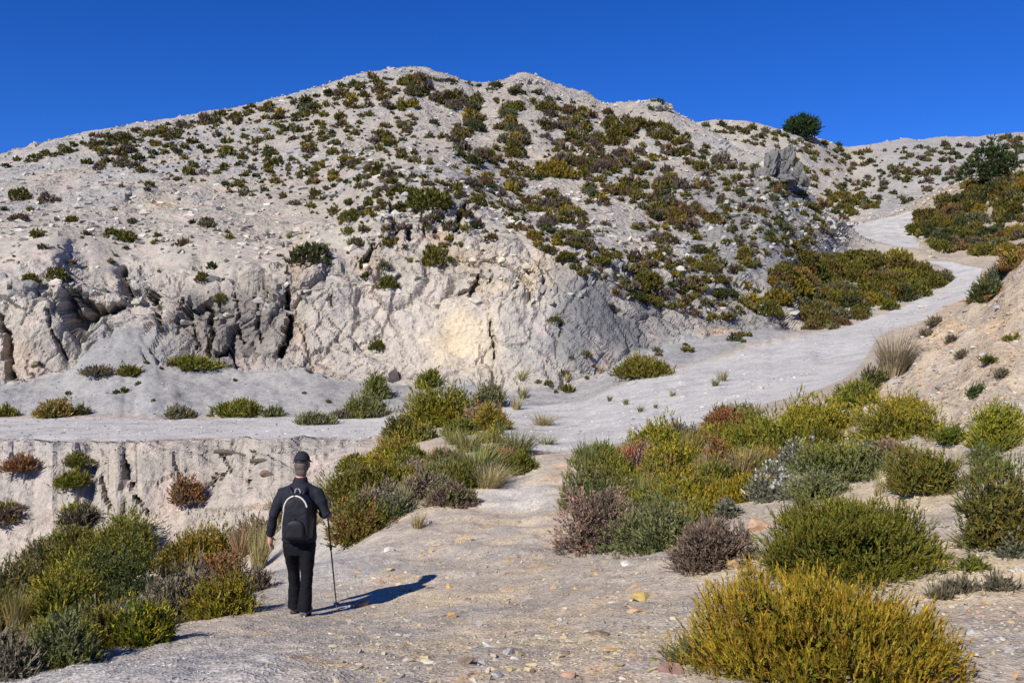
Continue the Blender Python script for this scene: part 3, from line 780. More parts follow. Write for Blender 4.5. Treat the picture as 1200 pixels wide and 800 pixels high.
def make_branches(rx, ry, h, r, n=10, thick=.012):
    parts = []
    for i in range(n):
        d = dome_dirs(1, r, .05)[0]
        e = np.array([d[0] * rx, d[1] * ry, d[2] * h]) * r.uniform(.5, .75)
        m = e * .5 + r.normal(0, .05, 3) * rx; m[2] = max(m[2] - .05 * h, .01)
        b = np.array([r.normal(0, .05) * rx, r.normal(0, .05) * ry, -.03])
        parts.append(tube([b, (b + m) / 2 + r.normal(0, .02, 3) * rx, m, e], [thick, thick * .8, thick * .55, thick * .2], 4))
    return join(parts)

def make_grass(w, h, ppm, r, n, cols, droop=.5, maxtilt=1.05, bw=.004, wind=(.1, 0)):
    bw = max(bw, .75 / ppm)
    a = r.uniform(0, 2 * np.pi, n); tl = maxtilt * np.sqrt(r.random(n))
    Ln = np.where(r.random(n) < .3, .6, 1.0) * r.uniform(.6, 1.1, n)
    base = np.stack([np.cos(a), np.sin(a), 0 * a], -1) * (np.sqrt(r.random(n)) * w * .16)[:, None]
    out = np.stack([np.cos(a), np.sin(a), 0 * a], -1)
    V, Fc, C = [], [], []
    pts = []
    p = base.copy(); tilt = tl * .55
    seg = 3
    for k in range(seg + 1):
        pts.append(p.copy())
        st = out * np.sin(tilt)[:, None] * w / 1.55 + np.array([0, 0, 1.]) * np.cos(tilt)[:, None] * h + np.array([wind[0], wind[1], 0]) * h
        p = p + st * (Ln / seg)[:, None]
        tilt = tilt + droop * tl * .55
    side = np.stack([-np.sin(a + r.normal(0, .5, n)), np.cos(a + r.normal(0, .5, n)), 0 * a], -1)
    rows = []
    for k in range(seg):
        wd = bw * (1 - .28 * k) * .5
        rows.append(pts[k] - side * wd); rows.append(pts[k] + side * wd)
    rows.append(pts[seg])
    V = np.stack(rows, 1)                       # n, 2*seg+1, 3
    nv = 2 * seg + 1
    loc = []
    for k in range(seg - 1): loc += [(2 * k, 2 * k + 1, 2 * k + 3), (2 * k, 2 * k + 3, 2 * k + 2)]
    loc.append((2 * seg - 2, 2 * seg - 1, 2 * seg))
    Fc = (np.arange(n)[:, None, None] * nv + np.array(loc)[None]).reshape(-1, 3)
    c = np.array(cols)[r.integers(0, len(cols), n)] * r.uniform(.75, 1.25, (n, 1))
    C = np.repeat(c[:, None], nv, 1).reshape(-1, 3)
    return V.reshape(-1, 3), Fc, C

STRAW = [(.40, .31, .15), (.34, .26, .12), (.46, .37, .20), (.27, .21, .10)]
STRAWG = [(.30, .27, .09), (.20, .21, .06), (.36, .30, .12), (.15, .17, .05)]
GREENG = [(.12, .14, .045), (.18, .19, .06), (.26, .24, .09), (.10, .125, .05)]
GREYG = [(.30, .29, .26), (.24, .22, .20), (.19, .175, .16)]
RUSTG = [(.25, .13, .07), (.19, .11, .07), (.32, .18, .10)]

def place(px, py, w_px, h_px, smin=2.2):
    q = hit(px, py, smin)
    if q is None: return None
    p, nrm, s = q
    d = p[1]
    return p, w_px / F * d, h_px / F * d, RENDER_F / d

def shrub(kind, px, py, w_px, h_px, label, group=None, two=None, name='shrub', lean=(0, 0), dens=1.0, cat='shrub', smin=2.2, depth=.85, nmax=1700, at=None, single=False):
    """a bush whose foot stands where photo pixel (px, py) meets the ground"""
    q = place(px, py, w_px, h_px, smin) if at is None else at
    p, wm, hm, ppm = q
    r = np.random.default_rng(int(px * 131 + py * 7 + w_px))
    rx, ry = wm / 2, wm / 2 * depth
    V, T, C = make_foliage(kind, rx, ry, hm, ppm, r, nmax=nmax, dens=dens, lean=lean, two=two, single=single)
    # the foot follows the slope
    V[:, 2] += 0.0
    root = empty(name, (float(p[0]), float(p[1] + ry * .25), float(ground_z(p[0], p[1] + ry * .25)) - .02))
    link('foliage', mesh_np('foliage', V, T, C), M_DRY if kind in ('dead', 'lilac', 'pinkish') else M_LEAF, root)
    bv, bf = make_branches(rx * .9, ry * .9, hm * .9, r, n=int(np.clip(w_px / 7, 7, 22)), thick=max(.008, .9 / ppm))
    link('branches', mesh_np('branches', bv, bf), M_TWIG if kind in ('dead', 'lilac') else M_BARK, root)
    tag(root, label, cat, group)
    return root

def tuft(px, py, w_px, h_px, label, cols=STRAW, group=None, n=None, droop=.5, maxtilt=1.05, smin=2.2, wind=(.12, .0), name='grass_tussock', cat='grass'):
    p, wm, hm, ppm = place(px, py, w_px, h_px, smin)
    r = np.random.default_rng(int(px * 31 + py * 17 + w_px))
    n = n or int(np.clip(w_px * h_px / 7, 60, 700))
    V, T, C = make_grass(wm, hm * 1.05, ppm, r, n, cols, droop, maxtilt, wind=wind)
    V[:, 2] -= .015
    o = link(name, mesh_np(name, V, T, C), M_DRY)
    o.location = [float(q) for q in p]
    tag(o, label, cat, group)
    return o
# ---- the shrubs and tussocks one by one (photo column, photo row of the foot, width, height in photo pixels)
shrub('gold', 978, 800, 318, 132, 'large golden yellow shrub with upright sprigs, in front of the green dome shrub', name='golden_shrub', single=True, dens=1.2, nmax=7000, depth=.9)
shrub('green', 1008, 672, 212, 98, 'large dense green dome shrub with two dry stalks, behind the golden shrub', name='dome_shrub', single=True, dens=1.2, nmax=6000)
tuft(1045, 655, 150, 120, 'few long dry stalks bending over the green dome shrub', cols=STRAW, n=7, droop=.9, maxtilt=1.2, name='dry_stalks')
shrub('greyg', 818, 776, 60, 42, 'small sparse grey green shrub at the edge of the golden shrub', dens=.6)
shrub('olive', 1188, 640, 130, 118, 'tall dark olive shrub on the bank beside a silvery tuft', two='dark')
shrub('olive', 1088, 574, 102, 62, 'broad olive dome shrub on the bank behind the green dome shrub', two='green')
shrub('yellow', 1172, 522, 84, 70, 'yellow green bush at the foot of the tan bank', two='olive')
shrub('silver', 1192, 652, 36, 34, 'silvery grey tuft at the foot of the tall dark olive shrub', name='silver_plant', cat='plant', dens=.8)
shrub('olive', 1142, 668, 34, 20, 'very small mossy cushion between the green dome shrub and the silvery tuft', name='cushion_plant', cat='plant')
for x, y, ww in ((1128, 692, 34), (1180, 692, 40), (1104, 700, 22)):
    shrub('lilac', x, y, ww, ww * .55, 'low bare grey twiggy tuft on the stony ground right of the golden shrub', 'low grey tufts beside the golden shrub', name='twiggy_tuft', cat='plant', dens=.5)
# belt of scrub between the footpath and the track
shrub('yellow', 905, 536, 138, 78, 'wide yellow green broom in the middle of the scrub belt below the track', two='green')
shrub('yellow', 968, 508, 100, 58, 'yellow broom touching the track, next to the rust tipped bush', two='gold')
shrub('yellow', 1056, 512, 120, 66, 'bright yellow green broom under the great straw tussock', two='olive')
shrub('greyg', 1012, 556, 140, 52, 'low spreading grey green shrub below the bright yellow green broom', two='olive')
shrub('greyg', 966, 584, 90, 34, 'low grey green mat beside the white flowered plants', two='dead')
shrub('rust', 852, 512, 62, 46, 'rust tipped bush at the lower edge of the track', two='olive')
shrub('greyg', 692, 594, 84, 66, 'grey green feathery bush where the footpath meets the track', two='green')
shrub('green', 722, 570, 74, 46, 'bright green bush between the feathery bush and the pinkish cushion', two='olive')
shrub('dead', 706, 640, 108, 86, 'tall dead grey brown cushion shrub beside the footpath', two='pinkish', name='dead_cushion')
shrub('greyg', 766, 646, 150, 76, 'wide mottled grey green shrub growing against the dead cushion', two='dark')
shrub('dead', 838, 664, 96, 64, 'smaller dead grey dome beside the tan boulder on the path edge', name='dead_cushion')
shrub('yellow', 806, 598, 96, 54, 'orange yellow broom behind the mottled grey green shrub', two='gold')
shrub('gold', 866, 584, 62, 34, 'small golden shrub beside the white flowered plants')
shrub('green', 792, 556, 90, 54, 'fresh green broom above the orange yellow broom', two='yellow')
shrub('pinkish', 748, 556, 78, 44, 'pinkish brown dried cushion below the track', two='rust', name='dead_cushion')
shrub('rust', 838, 556, 48, 50, 'rust brown dry bush amid straw grass in the scrub belt', two='pinkish')
shrub('green', 706, 546, 60, 30, 'small green bush at the very edge of the track')
shrub('olive', 1010, 470, 70, 30, 'low olive bush under the great straw tussock')
shrub('dark', 700, 600, 60, 40, 'dark green clump in front of the feathery bush')
shrub('lilac', 796, 522, 60, 36, 'lilac grey twiggy bush by the lower track edge', name='twiggy_shrub')
for x, y, ww, hh in ((945, 546, 66, 34), (906, 566, 44, 26), (898, 584, 54, 26), (925, 580, 40, 22)):
    s_ = shrub('silver', x, y, ww, hh, 'silvery leaved plant with white flower heads in the scrub belt', 'white flowered plants', name='silver_plant', cat='plant')
    q = place(x, y, ww, hh); r = np.random.default_rng(x)
    dd = dome_dirs(30, r, .25) * np.array([q[1] / 2, q[1] / 2.3, q[2] * 1.05])
    fv, ff, fc = blades_on(dd, unit(dd + np.array([0, 0, .2])), np.full(30, .02), 6, .028, .02, 1.1, np.full((30, 3), .62), np.full((30, 3), .72), r)
    link('flower_heads', mesh_np('flower_heads', fv, ff, fc), M_DRY, s_)['kind'] = 'stuff'
shrub('silver', 858, 606, 50, 26, 'bare silvery tuft behind the smaller dead grey dome', two='lilac', name='silver_plant', cat='plant', dens=.6)
tuft(1046, 442, 66, 66, 'great drooping straw tussock on the crest of the tan bank', cols=[(.28, .23, .12), (.22, .19, .10), (.33, .28, .17)], n=760, droop=.85)
for x, y, ww, hh, cc in ((828, 574, 66, 52, STRAWG), (868, 566, 60, 50, STRAW), (808, 540, 52, 44, STRAWG), (752, 590, 50, 46, STRAWG), (884, 560, 60, 44, STRAWG), (770, 528, 54, 32, STRAW), (690, 560, 60, 56, GREENG), (735, 552, 50, 44, GREENG), (930, 580, 50, 30, STRAWG)):
    lab = {828: 'yellowish grass tuft behind the small golden shrub', 868: 'straw grass tuft beside the rust brown dry bush', 808: 'yellowish grass rising from the fresh green broom', 752: 'yellowish grass between the dead cushion and the orange yellow broom',
           884: 'yellowish grass under the wide yellow green broom', 770: 'dry straw grass by the lilac grey bush at the track edge', 690: 'green grass sprouting from the grey green feathery bush', 735: 'green grass beside the pinkish brown dried cushion', 930: 'yellowish grass among the white flowered plants'}[x]
    tuft(x, y, ww, hh, lab, cols=cc)
for x, y, ww, hh, cc in ((718, 592, 34, 40, STRAW), (776, 580, 40, 36, STRAWG), (846, 590, 40, 40, STRAWG), (898, 540, 40, 44, STRAWG), (942, 520, 40, 36, STRAWG), (828, 530, 36, 34, STRAW), (866, 520, 40, 30, STRAWG), (1000, 520, 40, 34, GREENG), (1076, 540, 34, 36, STRAWG), (1030, 580, 34, 40, STRAW), (786, 600, 36, 30, GREENG), (762, 550, 34, 36, STRAW), (1120, 548, 30, 30, STRAWG)):
    tuft(x, y, ww, hh, 'thin grass blades rising between the bushes of the scrub belt', cols=cc, n=46, maxtilt=.8, group='thin grasses in the scrub belt')
# bank on the right
shrub('dark', 1158, 352, 44, 34, 'dark brown green bush at the top of the tan bank', two='rust')
shrub('silver', 1170, 330, 34, 28, 'silvery bush on the crest of the tan bank', two='dark', name='silver_shrub')
shrub('rust', 1190, 312, 40, 26, 'rusty bush on the highest part of the tan bank', two='olive')
for x, y, ww in ((1098, 380, 18), (1128, 418, 14), (1148, 460, 30), (1086, 392, 16), (1116, 400, 14), (1160, 424, 18), (1186, 400, 20), (1176, 440, 16)):
    shrub(['dead', 'olive', 'dark'][int(x) % 3], x, y, ww * .8, ww * .5, 'tiny dry plant clinging to the tan bank', 'tiny plants on the tan bank', name='small_plant', cat='plant')
shrub('dark', 1028, 452, 44, 28, 'dark bush under the great straw tussock', two='dead')
# left of the footpath, round the meeting with the track
shrub('mixed', 418, 634, 98, 62, 'rust and green bush in front of the hiker', two='green')
shrub('green', 440, 580, 112, 42, 'wide low green bush beyond the hiker', two='olive')
shrub('lilac', 442, 608, 96, 44, 'lilac grey twiggy shrub beyond the hiker', two='pinkish', name='twiggy_shrub')
shrub('pinkish', 498, 582, 60, 36, 'brownish dry bush at the left side of the path narrowing', two='lilac')
shrub('greyg', 394, 602, 70, 44, 'pale grey green bush just ahead of the hiker', two='lilac')
shrub('dead', 530, 592, 56, 28, 'low dead brown bush at the left side of the path narrowing', two='greyg', name='dead_cushion')
shrub('yellow', 512, 500, 104, 66, 'big yellow green broom mound at the track junction', two='green')
shrub('green', 474, 520, 62, 44, 'dark green broom in front of the big yellow green mound', two='greyg')
shrub('yellow', 456, 546, 58, 52, 'small upright yellow broom at the gully end of the track', two='rust')
shrub('yellow', 455, 566, 46, 26, 'low yellow green tuft under the small upright broom', two='green')
shrub('greyg', 428, 488, 68, 32, 'grey green bush on the far verge of the level track', two='green')
shrub('olive', 440, 466, 40, 34, 'olive bush higher up behind the grey green verge bush', two='greyg')
shrub('olive', 502, 453, 30, 24, 'small round olive bush above the big yellow green mound')
shrub('green', 612, 552, 38, 30, 'small round green bush beside the straw tussocks')
shrub('green', 536, 572, 46, 32, 'small green bush below the straw tussocks', two='dark')
shrub('greyg', 574, 476, 48, 34, 'grey bushy clump at the foot of the cream cliff', two='lilac')
shrub('pinkish', 566, 500, 60, 34, 'reddish straw cushion by the big yellow green mound', two='rust', name='dead_cushion')
shrub('rust', 590, 545, 34, 24, 'small rust bush between the straw tussocks', two='pinkish')
for x, y, ww, hh, cc in ((560, 556, 110, 66, STRAWG), (572, 570, 84, 50, STRAW), (604, 532, 84, 54, GREENG), (548, 528, 70, 50, STRAWG), (636, 498, 58, 30, STRAW), (375, 590, 60, 56, STRAWG), (362, 620, 50, 50, STRAW), (498, 560, 50, 40, STRAWG), (640, 520, 44, 20, STRAWG), (530, 520, 46, 40, STRAWG)):
    lab = {560: 'wide yellowish tussock in the middle of the junction', 572: 'wide pale straw tussock at the path narrowing', 604: 'green tussock leaning over the pale straw tussock', 548: 'yellowish tussock at the foot of the big broom mound', 636: 'low straw tussock alone on the edge of the track',
           375: 'yellowish grass just beyond the cap of the hiker', 362: 'straw grass behind the shoulder of the hiker', 498: 'yellowish tussock behind the brownish dry bush', 640: 'low yellowish tussock where the footpath meets the track', 530: 'narrow yellowish tussock against the big broom mound'}[x]
    tuft(x, y, ww, hh * .66, lab, cols=cc, wind=(.15, 0))
for x, y, ww, hh, cc in ((470, 598, 40, 40, STRAWG), (420, 600, 40, 36, STRAW), (520, 580, 36, 30, STRAWG), (575, 540, 36, 44, STRAW), (540, 560, 40, 36, STRAWG), (585, 510, 36, 30, GREENG), (480, 540, 30, 30, STRAWG), (350, 636, 36, 36, STRAWG), (270, 700, 34, 44, STRAW), (180, 740, 36, 50, STRAWG), (90, 760, 40, 50, STRAWG), (220, 690, 34, 50, STRAW), (30, 770, 40, 46, STRAW), (110, 720, 34, 44, STRAWG)):
    zone = 'left of the hiker' if x < 300 else 'beyond the hiker'
    tuft(x, y, ww, hh, f'thin dry grass blades rising between the bushes {zone}', cols=cc, n=46, maxtilt=.8, group=f'thin grasses {zone}')
tuft(490, 618, 36, 24, 'small dry tuft with stones at the left path edge', cols=STRAW)
# left of the hiker
shrub('dark', 140, 702, 122, 108, 'tall dark green juniper like bush with bare stems, left of the hiker', two='green', depth=.8, name='tall_shrub')
shrub('green', 68, 728, 116, 92, 'yellow green bush next to the tall dark green bush', two='yellow')
shrub('greyg', 60, 782, 120, 84, 'grey green leafy bush low at the gravel edge', two='olive')
shrub('green', 168, 752, 92, 66, 'bright green bush at the gravel edge in front of bare twigs', two='gold')
shrub('yellow', 256, 722, 78, 64, 'yellow green bush whose shadow reaches the hiker', two='green')
shrub('lilac', 206, 728, 100, 92, 'bare grey brown twiggy shrub between the green bushes', two='dead', name='twiggy_shrub')
shrub('lilac', 122, 748, 84, 56, 'pale silvery twiggy shrub amid the green bushes', two='silver', name='twiggy_shrub')
shrub('yellow', 236, 662, 88, 56, 'yellow green leafy bush on the gully edge', two='olive')
shrub('rust', 262, 688, 70, 50, 'dry brown bush behind the bush with the long shadow', two='lilac')
shrub('lilac', 300, 690, 44, 30, 'low grey twiggy tuft at the feet of the hiker', name='twiggy_tuft')
shrub('lilac', 8, 792, 80, 70, 'pale lilac grey twigs at the gravel edge', two='silver', name='twiggy_shrub')
shrub('greyg', 10, 712, 70, 60, 'greyish leafy bush on the gully rim', two='olive')
shrub('lilac', 300, 640, 64, 40, 'pale pinkish twigs on the gully rim left of the hiker', two='pinkish', name='twiggy_shrub')
tuft(302, 668, 46, 60, 'tall straw grass tuft beside the hand of the hiker', cols=STRAW)
tuft(282, 652, 46, 50, 'paler straw grass tuft on the gully rim behind the tall straw tuft', cols=STRAW)
tuft(18, 740, 50, 60, 'straw grass standing by the greyish leafy bush', cols=STRAWG)
tuft(330, 612, 60, 46, 'dry grass on the gully rim beyond the hiker', cols=STRAW)
# gully wall and the verge of the level track
for k, x, y, ww, hh, lab, two in (
 ('olive', 90, 548, 34, 26, 'round olive bush high on the gully wall', 'dead'), ('green', 76, 576, 46, 22, 'spreading green bush on the gully wall', None),
 ('dead', 90, 614, 46, 30, 'dark grey bush low on the gully wall', 'olive'), ('dead', 8, 612, 36, 32, 'grey dome bush on the gully wall', 'olive'),
 ('rust', 26, 552, 44, 24, 'dark reddish twiggy bush on the gully wall', 'dead'), ('rust', 222, 590, 40, 46, 'bare reddish bush on the gully wall', 'lilac'),
 ('mixed', 60, 488, 46, 30, 'rust and green dome on the far verge of the track', 'rust'), ('olive', 4, 488, 26, 18, 'olive dome at the far verge next to the rusty dome', None),
 ('greyg', 93, 486, 20, 16, 'tiny grey green tuft right beside the rusty dome', None), ('green', 147, 440, 25, 20, 'lone round green dome on the grey scree', None),
 ('greyg', 210, 490, 36, 22, 'grey green clump alone on the far verge of the track', 'lilac'), ('green', 280, 488, 64, 30, 'wide green bush on the far verge of the track', 'olive'),
 ('greyg', 322, 488, 26, 16, 'small grey tuft beside the wide green bush', None), ('greyg', 368, 497, 56, 20, 'low grey green bushes on the verge near the junction', 'lilac'),
 ('lilac', 404, 490, 34, 14, 'low lilac tuft on the verge near the junction', None), ('green', 226, 432, 56, 20, 'green bush at the foot of the grey buttress', 'olive'),
 ('dead', 112, 440, 30, 14, 'dry dark bush on the scree below the overhang', None), ('green', 760, 440, 80, 34, 'broad green dome at the foot of the slate grey cliff', 'olive')):
    shrub(k, x, y, ww, hh * .78, lab, two=two)
for x, y, ww, hh, cc in ((846, 446, 26, 18, STRAWG), (838, 452, 18, 12, GREENG), (733, 474, 12, 10, GREENG), (714, 470, 10, 10, GREENG), (750, 482, 14, 9, GREENG), (788, 464, 14, 10, STRAWG), (768, 478, 8, 7, GREENG), (612, 444, 26, 16, STRAWG), (665, 446, 16, 14, STRAW), (704, 436, 16, 12, STRAW), (612, 466, 24, 20, STRAWG), (605, 480, 26, 22, STRAW)):
    tuft(x, y, ww, hh, 'little grass tuft sprouting on the gravel track', cols=cc, group='grass tufts on the track', name='grass_tuft')

# smaller bushes that close the gaps
FR = np.random.default_rng(5)
FW = {'green': 'green', 'olive': 'olive', 'yellow': 'yellow green', 'greyg': 'grey green', 'rust': 'rust brown', 'lilac': 'lilac grey twiggy', 'pinkish': 'pinkish brown', 'dark': 'dark green', 'dead': 'dead grey'}
for poly, n, lo, hi, ks, zone in (
 ([(680, 560), (720, 530), (850, 500), (960, 480), (1090, 470), (1095, 510), (1010, 560), (930, 592), (850, 598), (800, 620), (690, 606)], 44, 34, 70, ['green', 'olive', 'yellow', 'greyg', 'yellow', 'olive', 'rust', 'pinkish', 'green', 'yellow'], 'filling the scrub belt below the track'),
 ([(0, 660), (60, 640), (120, 640), (250, 640), (290, 690), (285, 715), (190, 745), (110, 770), (30, 790), (0, 790)], 34, 40, 80, ['green', 'olive', 'greyg', 'dark', 'olive', 'yellow', 'dead', 'green'], 'in the mass of bushes left of the hiker'),
 ([(380, 570), (440, 530), (520, 500), (610, 500), (604, 548), (548, 575), (480, 600), (400, 625)], 30, 26, 52, ['green', 'greyg', 'olive', 'lilac', 'pinkish', 'yellow', 'olive'], 'among the tussocks at the junction'),
 ([(1060, 540), (1130, 500), (1200, 470), (1200, 620), (1140, 600)], 8, 30, 60, ['olive', 'green', 'greyg', 'dark'], 'on the upper right of the stony bank')):
    xs = [q[0] for q in poly]; ys = [q[1] for q in poly]; got = 0
    while got < n:
        x, y = FR.uniform(min(xs), max(xs)), FR.uniform(min(ys), max(ys))
        if not in_poly(np.array([x]), np.array([y]), poly)[0]: continue
        k = ks[int(FR.integers(0, len(ks)))]; wv = FR.uniform(lo, hi); got += 1
        k2 = ks[int(FR.integers(0, len(ks)))]
        shrub(k, x, y, wv, wv * FR.uniform(.45, .75), f'small {FW[k]} bush {zone}', f'small {FW[k]} bushes {zone}', two=k2 if k2 != k else None, nmax=750)

# ------------------------------------------------------------------ trees
def pine(px, py, w_px, h_px, label, lobes, seed, smin=2.2, lean=0.0):
    p, wm, hm, ppm = place(px, py, w_px, h_px, smin)
    r = np.random.default_rng(seed)
    root = empty('pine_tree', [float(q) for q in p])
    trunk = [tube([(0, 0, -.3), (.02 * wm, 0, hm * .3), (lean * wm * .5, 0, hm * .65), (lean * wm, 0, hm * .95)], [wm * .045, wm * .038, wm * .024, wm * .006], 8)]
    Vs, Ts, Cs, o = [], [], [], 0
    for lx, ly, lz, lr in lobes:
        c = np.array([lx * wm, ly * wm, lz * hm]); rr = lr * wm
        s = c * np.array([.15, .15, 0]) + np.array([lean * wm * lz, 0, max(lz - .22, .12) * hm])
        trunk.append(tube([s, (s + c) / 2 + np.array([0, 0, .03 * hm]), c], [wm * .016, wm * .011, wm * .004], 5))
        n = int(125 * (lr / .2) ** 2)
        d = unit(r.normal(size=(n, 3)))
        lump = 1 + .75 * fbm(d[:, 0] * 2.2 + lx * 9, d[:, 1] * 2.2, d[:, 2] * 2.2 + lz * 7, octs=2, seed=seed)
        pos = c + d * (rr * lump * r.uniform(.55, 1.05, n) ** .6)[:, None] * np.array([1, 1, .8])
        dr = unit(d * .7 + np.array([0, 0, .6]) + r.normal(0, .3, (n, 3)))
        K = KIND['pine']
        cols = np.array(K['c'])[r.integers(0, 3, n)]; tips = np.array(K['t'])[r.integers(0, 2, n)]
        V, T, C = blades_on(pos, dr, np.full(n, .022 * wm + 2.0 / ppm), 6, .035 * wm + 2.0 / ppm, .008 * wm + .7 / ppm, .7, cols, tips, r)
        Vs.append(V); Ts.append(T + o); Cs.append(C); o += len(V)
    v, f = join(trunk)
    link('trunk', mesh_np('trunk', v, f), M_BARK, root)
    link('crown', mesh_np('crown', np.concatenate(Vs), np.concatenate(Ts), np.concatenate(Cs)), M_LEAF, root)
    return tag(root, label, 'tree', 'pine trees')
r_ = np.random.default_rng(3)
pine(940, 161, 40, 24, 'round dark pine alone on the skyline ridge', [(x, y, z, s) for x, y, z, s in ((-.28, 0, .5, .2), (-.1, .1, .68, .22), (.14, 0, .7, .21), (.3, 0, .45, .19), (0, -.2, .45, .24), (.34, .1, .25, .14), (-.38, -.1, .36, .13), (.1, .2, .4, .2), (.02, 0, .84, .14))], 5, smin=LI['L'] - .2)
lob = [(0, 0, .95, .07), (-.06, .05, .78, .14), (.08, -.04, .74, .14), (-.16, 0, .6, .17), (.16, .05, .58, .17), (0, -.15, .55, .18), (-.28, 0, .42, .17), (.28, 0, .5, .13), (.4, .05, .58, .08), (.24, -.1, .36, .18), (0, -.2, .34, .2), (-.3, -.05, .24, .18), (.05, .15, .3, .2), (.22, .1, .2, .16), (-.12, -.15, .18, .18), (-.44, 0, .2, .1), (.46, 0, .46, .07)]
pine(1162, 216, 64, 54, 'bushy dark pine on the shrubby slope above the bend', [(a * 1.12, b, c, d * .78) for a, b, c, d in lob], 8, smin=LI['H'])
# ------------------------------------------------------------------ hillside shrubs
TK = ['green', 'olive', 'yellow', 'dark', 'rust', 'dead', 'greyg']
TWORDS = {'green': 'green', 'olive': 'olive', 'yellow': 'yellow green', 'dark': 'dark green', 'rust': 'rust brown', 'dead': 'dry grey brown', 'greyg': 'grey green'}
TEMPL = {}
for k in TK:
    for size, ppm_u, nb in (('s', 7.0, 0), ('m', 15.0, 0)):
        for v_ in range(3):
            r = np.random.default_rng(hash((TK.index(k), size == 'm', v_)) % 9999)
            # unit template: radius 1; leaf clumps sized for how large it shows
            n = 36 if size == 's' else 330
            d = dome_dirs(n, r, -.1)
            lump = 1 + .55 * fbm(d[:, 0] * 1.7 + v_ * 5, d[:, 1] * 1.7, d[:, 2] * 1.7, octs=3, seed=v_ + 3)
            pos = d * (lump * np.where(r.random(n) < .7, r.uniform(.8, 1, n), r.uniform(.35, .8, n)))[:, None] * np.array([1, 1, .82])
            pos[:, 2] = np.maximum(pos[:, 2] - .1, -.12)
            dr = unit(d * .6 + np.array([0, 0, .7]) + r.normal(0, .35, (n, 3)))
            K = KIND[k]
            cols = np.array(K['c'])[r.integers(0, len(K['c']), n)]; tips = np.array(K['t'])[r.integers(0, len(K['t']), n)]
            q = .46 if size == 's' else .19
            V, T, C = blades_on(pos * (.72 if size == 's' else 1), dr, np.full(n, q * .6), 3 if size == 's' else 4, q * 1.0, q * (.85 if size == 's' else .66), .8, cols, tips, r)
            C = C * np.array([.72, .67, .78]) * (.95 if size == 's' else .95)
            if k == 'rust': C = C * np.array([.72, .92, 1.0])
            TEMPL[(k, size, v_)] = (V.astype(np.float32), T, C.astype(np.float32))

R = np.random.default_rng(11)
SC = []          # px, py, width px, kind, place word
def scatter(poly, n, wlo, whi, weights, where, smin=2.2, smax=20.0, clump=0.0, power=2.0):
    xs = [p[0] for p in poly]; ys = [p[1] for p in poly]
    ks = list(weights); ws = np.array([weights[k] for k in ks], float); ws /= ws.sum()
    got = tries = 0
    while got < n and tries < n * 40:
        tries += 1
        x, y = R.uniform(min(xs), max(xs)), R.uniform(min(ys), max(ys))
        if not in_poly(np.array([x]), np.array([y]), poly)[0]: continue
        if clump and R.random() > np.clip(.5 + clump * fbm(np.array([x / 26.0]), np.array([y / 17.0]), octs=2, seed=77)[0] * 2.2, .04, 1): continue
        q = hit(x, y, smin, smax)
        if q is None: continue
        if road[int(np.searchsorted(SEG, q[2])) - 1, col_of(x)] > .3: continue
        wd = wlo + (whi - wlo) * R.random() ** power
        SC.append((x, y, wd, ks[R.choice(len(ks), p=ws)], where, q[0], q[1])); got += 1
HW = dict(green=2, olive=4, yellow=1.2, dark=2, rust=2, dead=1.6, greyg=1.8)
scatter([(430, 92), (520, 92), (590, 112), (700, 130), (790, 150), (850, 235), (890, 320), (800, 320), (700, 300), (600, 262), (540, 210), (470, 150)], 1500, 4, 19, dict(green=1.4, olive=4, yellow=.9, dark=1.6, rust=3, dead=2.4, greyg=2), 'crowded on the upper slope of the main hill', smin=LI['H'], smax=LI['J'] + .05, clump=.7)
scatter([(90, 168), (200, 146), (300, 128), (400, 103), (440, 95), (480, 150), (540, 225), (400, 260), (300, 235), (150, 200)], 900, 3, 15, HW, 'on the pale left shoulder of the main hill', smin=LI['H'], smax=LI['J'] + .05, clump=.22, power=2.6)
scatter([(60, 172), (130, 155), (220, 150), (160, 200), (110, 205)], 40, 8, 18, HW, 'clustered below the left skyline', smin=LI['H'], smax=LI['J'] + .05)
scatter([(0, 190), (480, 84), (560, 97), (700, 120), (700, 128), (560, 104), (480, 92), (300, 134), (0, 198)], 100, 7, 17, dict(green=1, olive=3, dark=3, greyg=2), 'along the skyline of the main hill', smin=LI['I'], smax=LI['J'] + .05, power=1.5)
scatter([(0, 210), (150, 205), (330, 262), (400, 300), (330, 330), (180, 320), (60, 315), (0, 300)], 46, 5, 18, HW, 'on the bare grey left of the main hill', smin=LI['G'], smax=LI['I'])
scatter([(390, 190), (560, 190), (620, 262), (560, 310), (430, 330), (380, 270)], 190, 4, 17, HW, 'around the crag above the cliff', smin=LI['G'])
scatter([(600, 262), (720, 300), (860, 320), (910, 350), (840, 380), (720, 345), (640, 300)], 260, 4, 19, HW, 'above the slate grey cliff', smin=LI['G'])
scatter([(800, 160), (870, 190), (930, 215), (985, 268), (930, 300), (870, 300), (840, 230)], 230, 4, 16, dict(green=1.5, olive=3, dark=2, greyg=3, rust=1.4, dead=2), 'on the right flank under the rock outcrop', smin=LI['H'], smax=LI['J'] + .05)
scatter([(810, 146), (860, 146), (960, 166), (1000, 176), (985, 200), (900, 175), (830, 160)], 110, 4, 12, dict(olive=3, dark=2, greyg=2, rust=1.5), 'along the far ridge by the round pine', smin=LI['K'])
scatter([(900, 180), (985, 200), (1000, 250), (960, 240)], 30, 4, 14, HW, 'in the far gully behind the rock outcrop', smin=LI['K'])
scatter([(1000, 180), (1200, 160), (1200, 200), (1130, 210), (1060, 240), (1000, 245), (985, 255), (975, 235), (990, 205)], 340, 3, 12, dict(olive=2, dark=3, greyg=2, rust=2, dead=1.5), 'on the pale far hill behind the bend', smin=LI['K'] - .3, clump=.4)
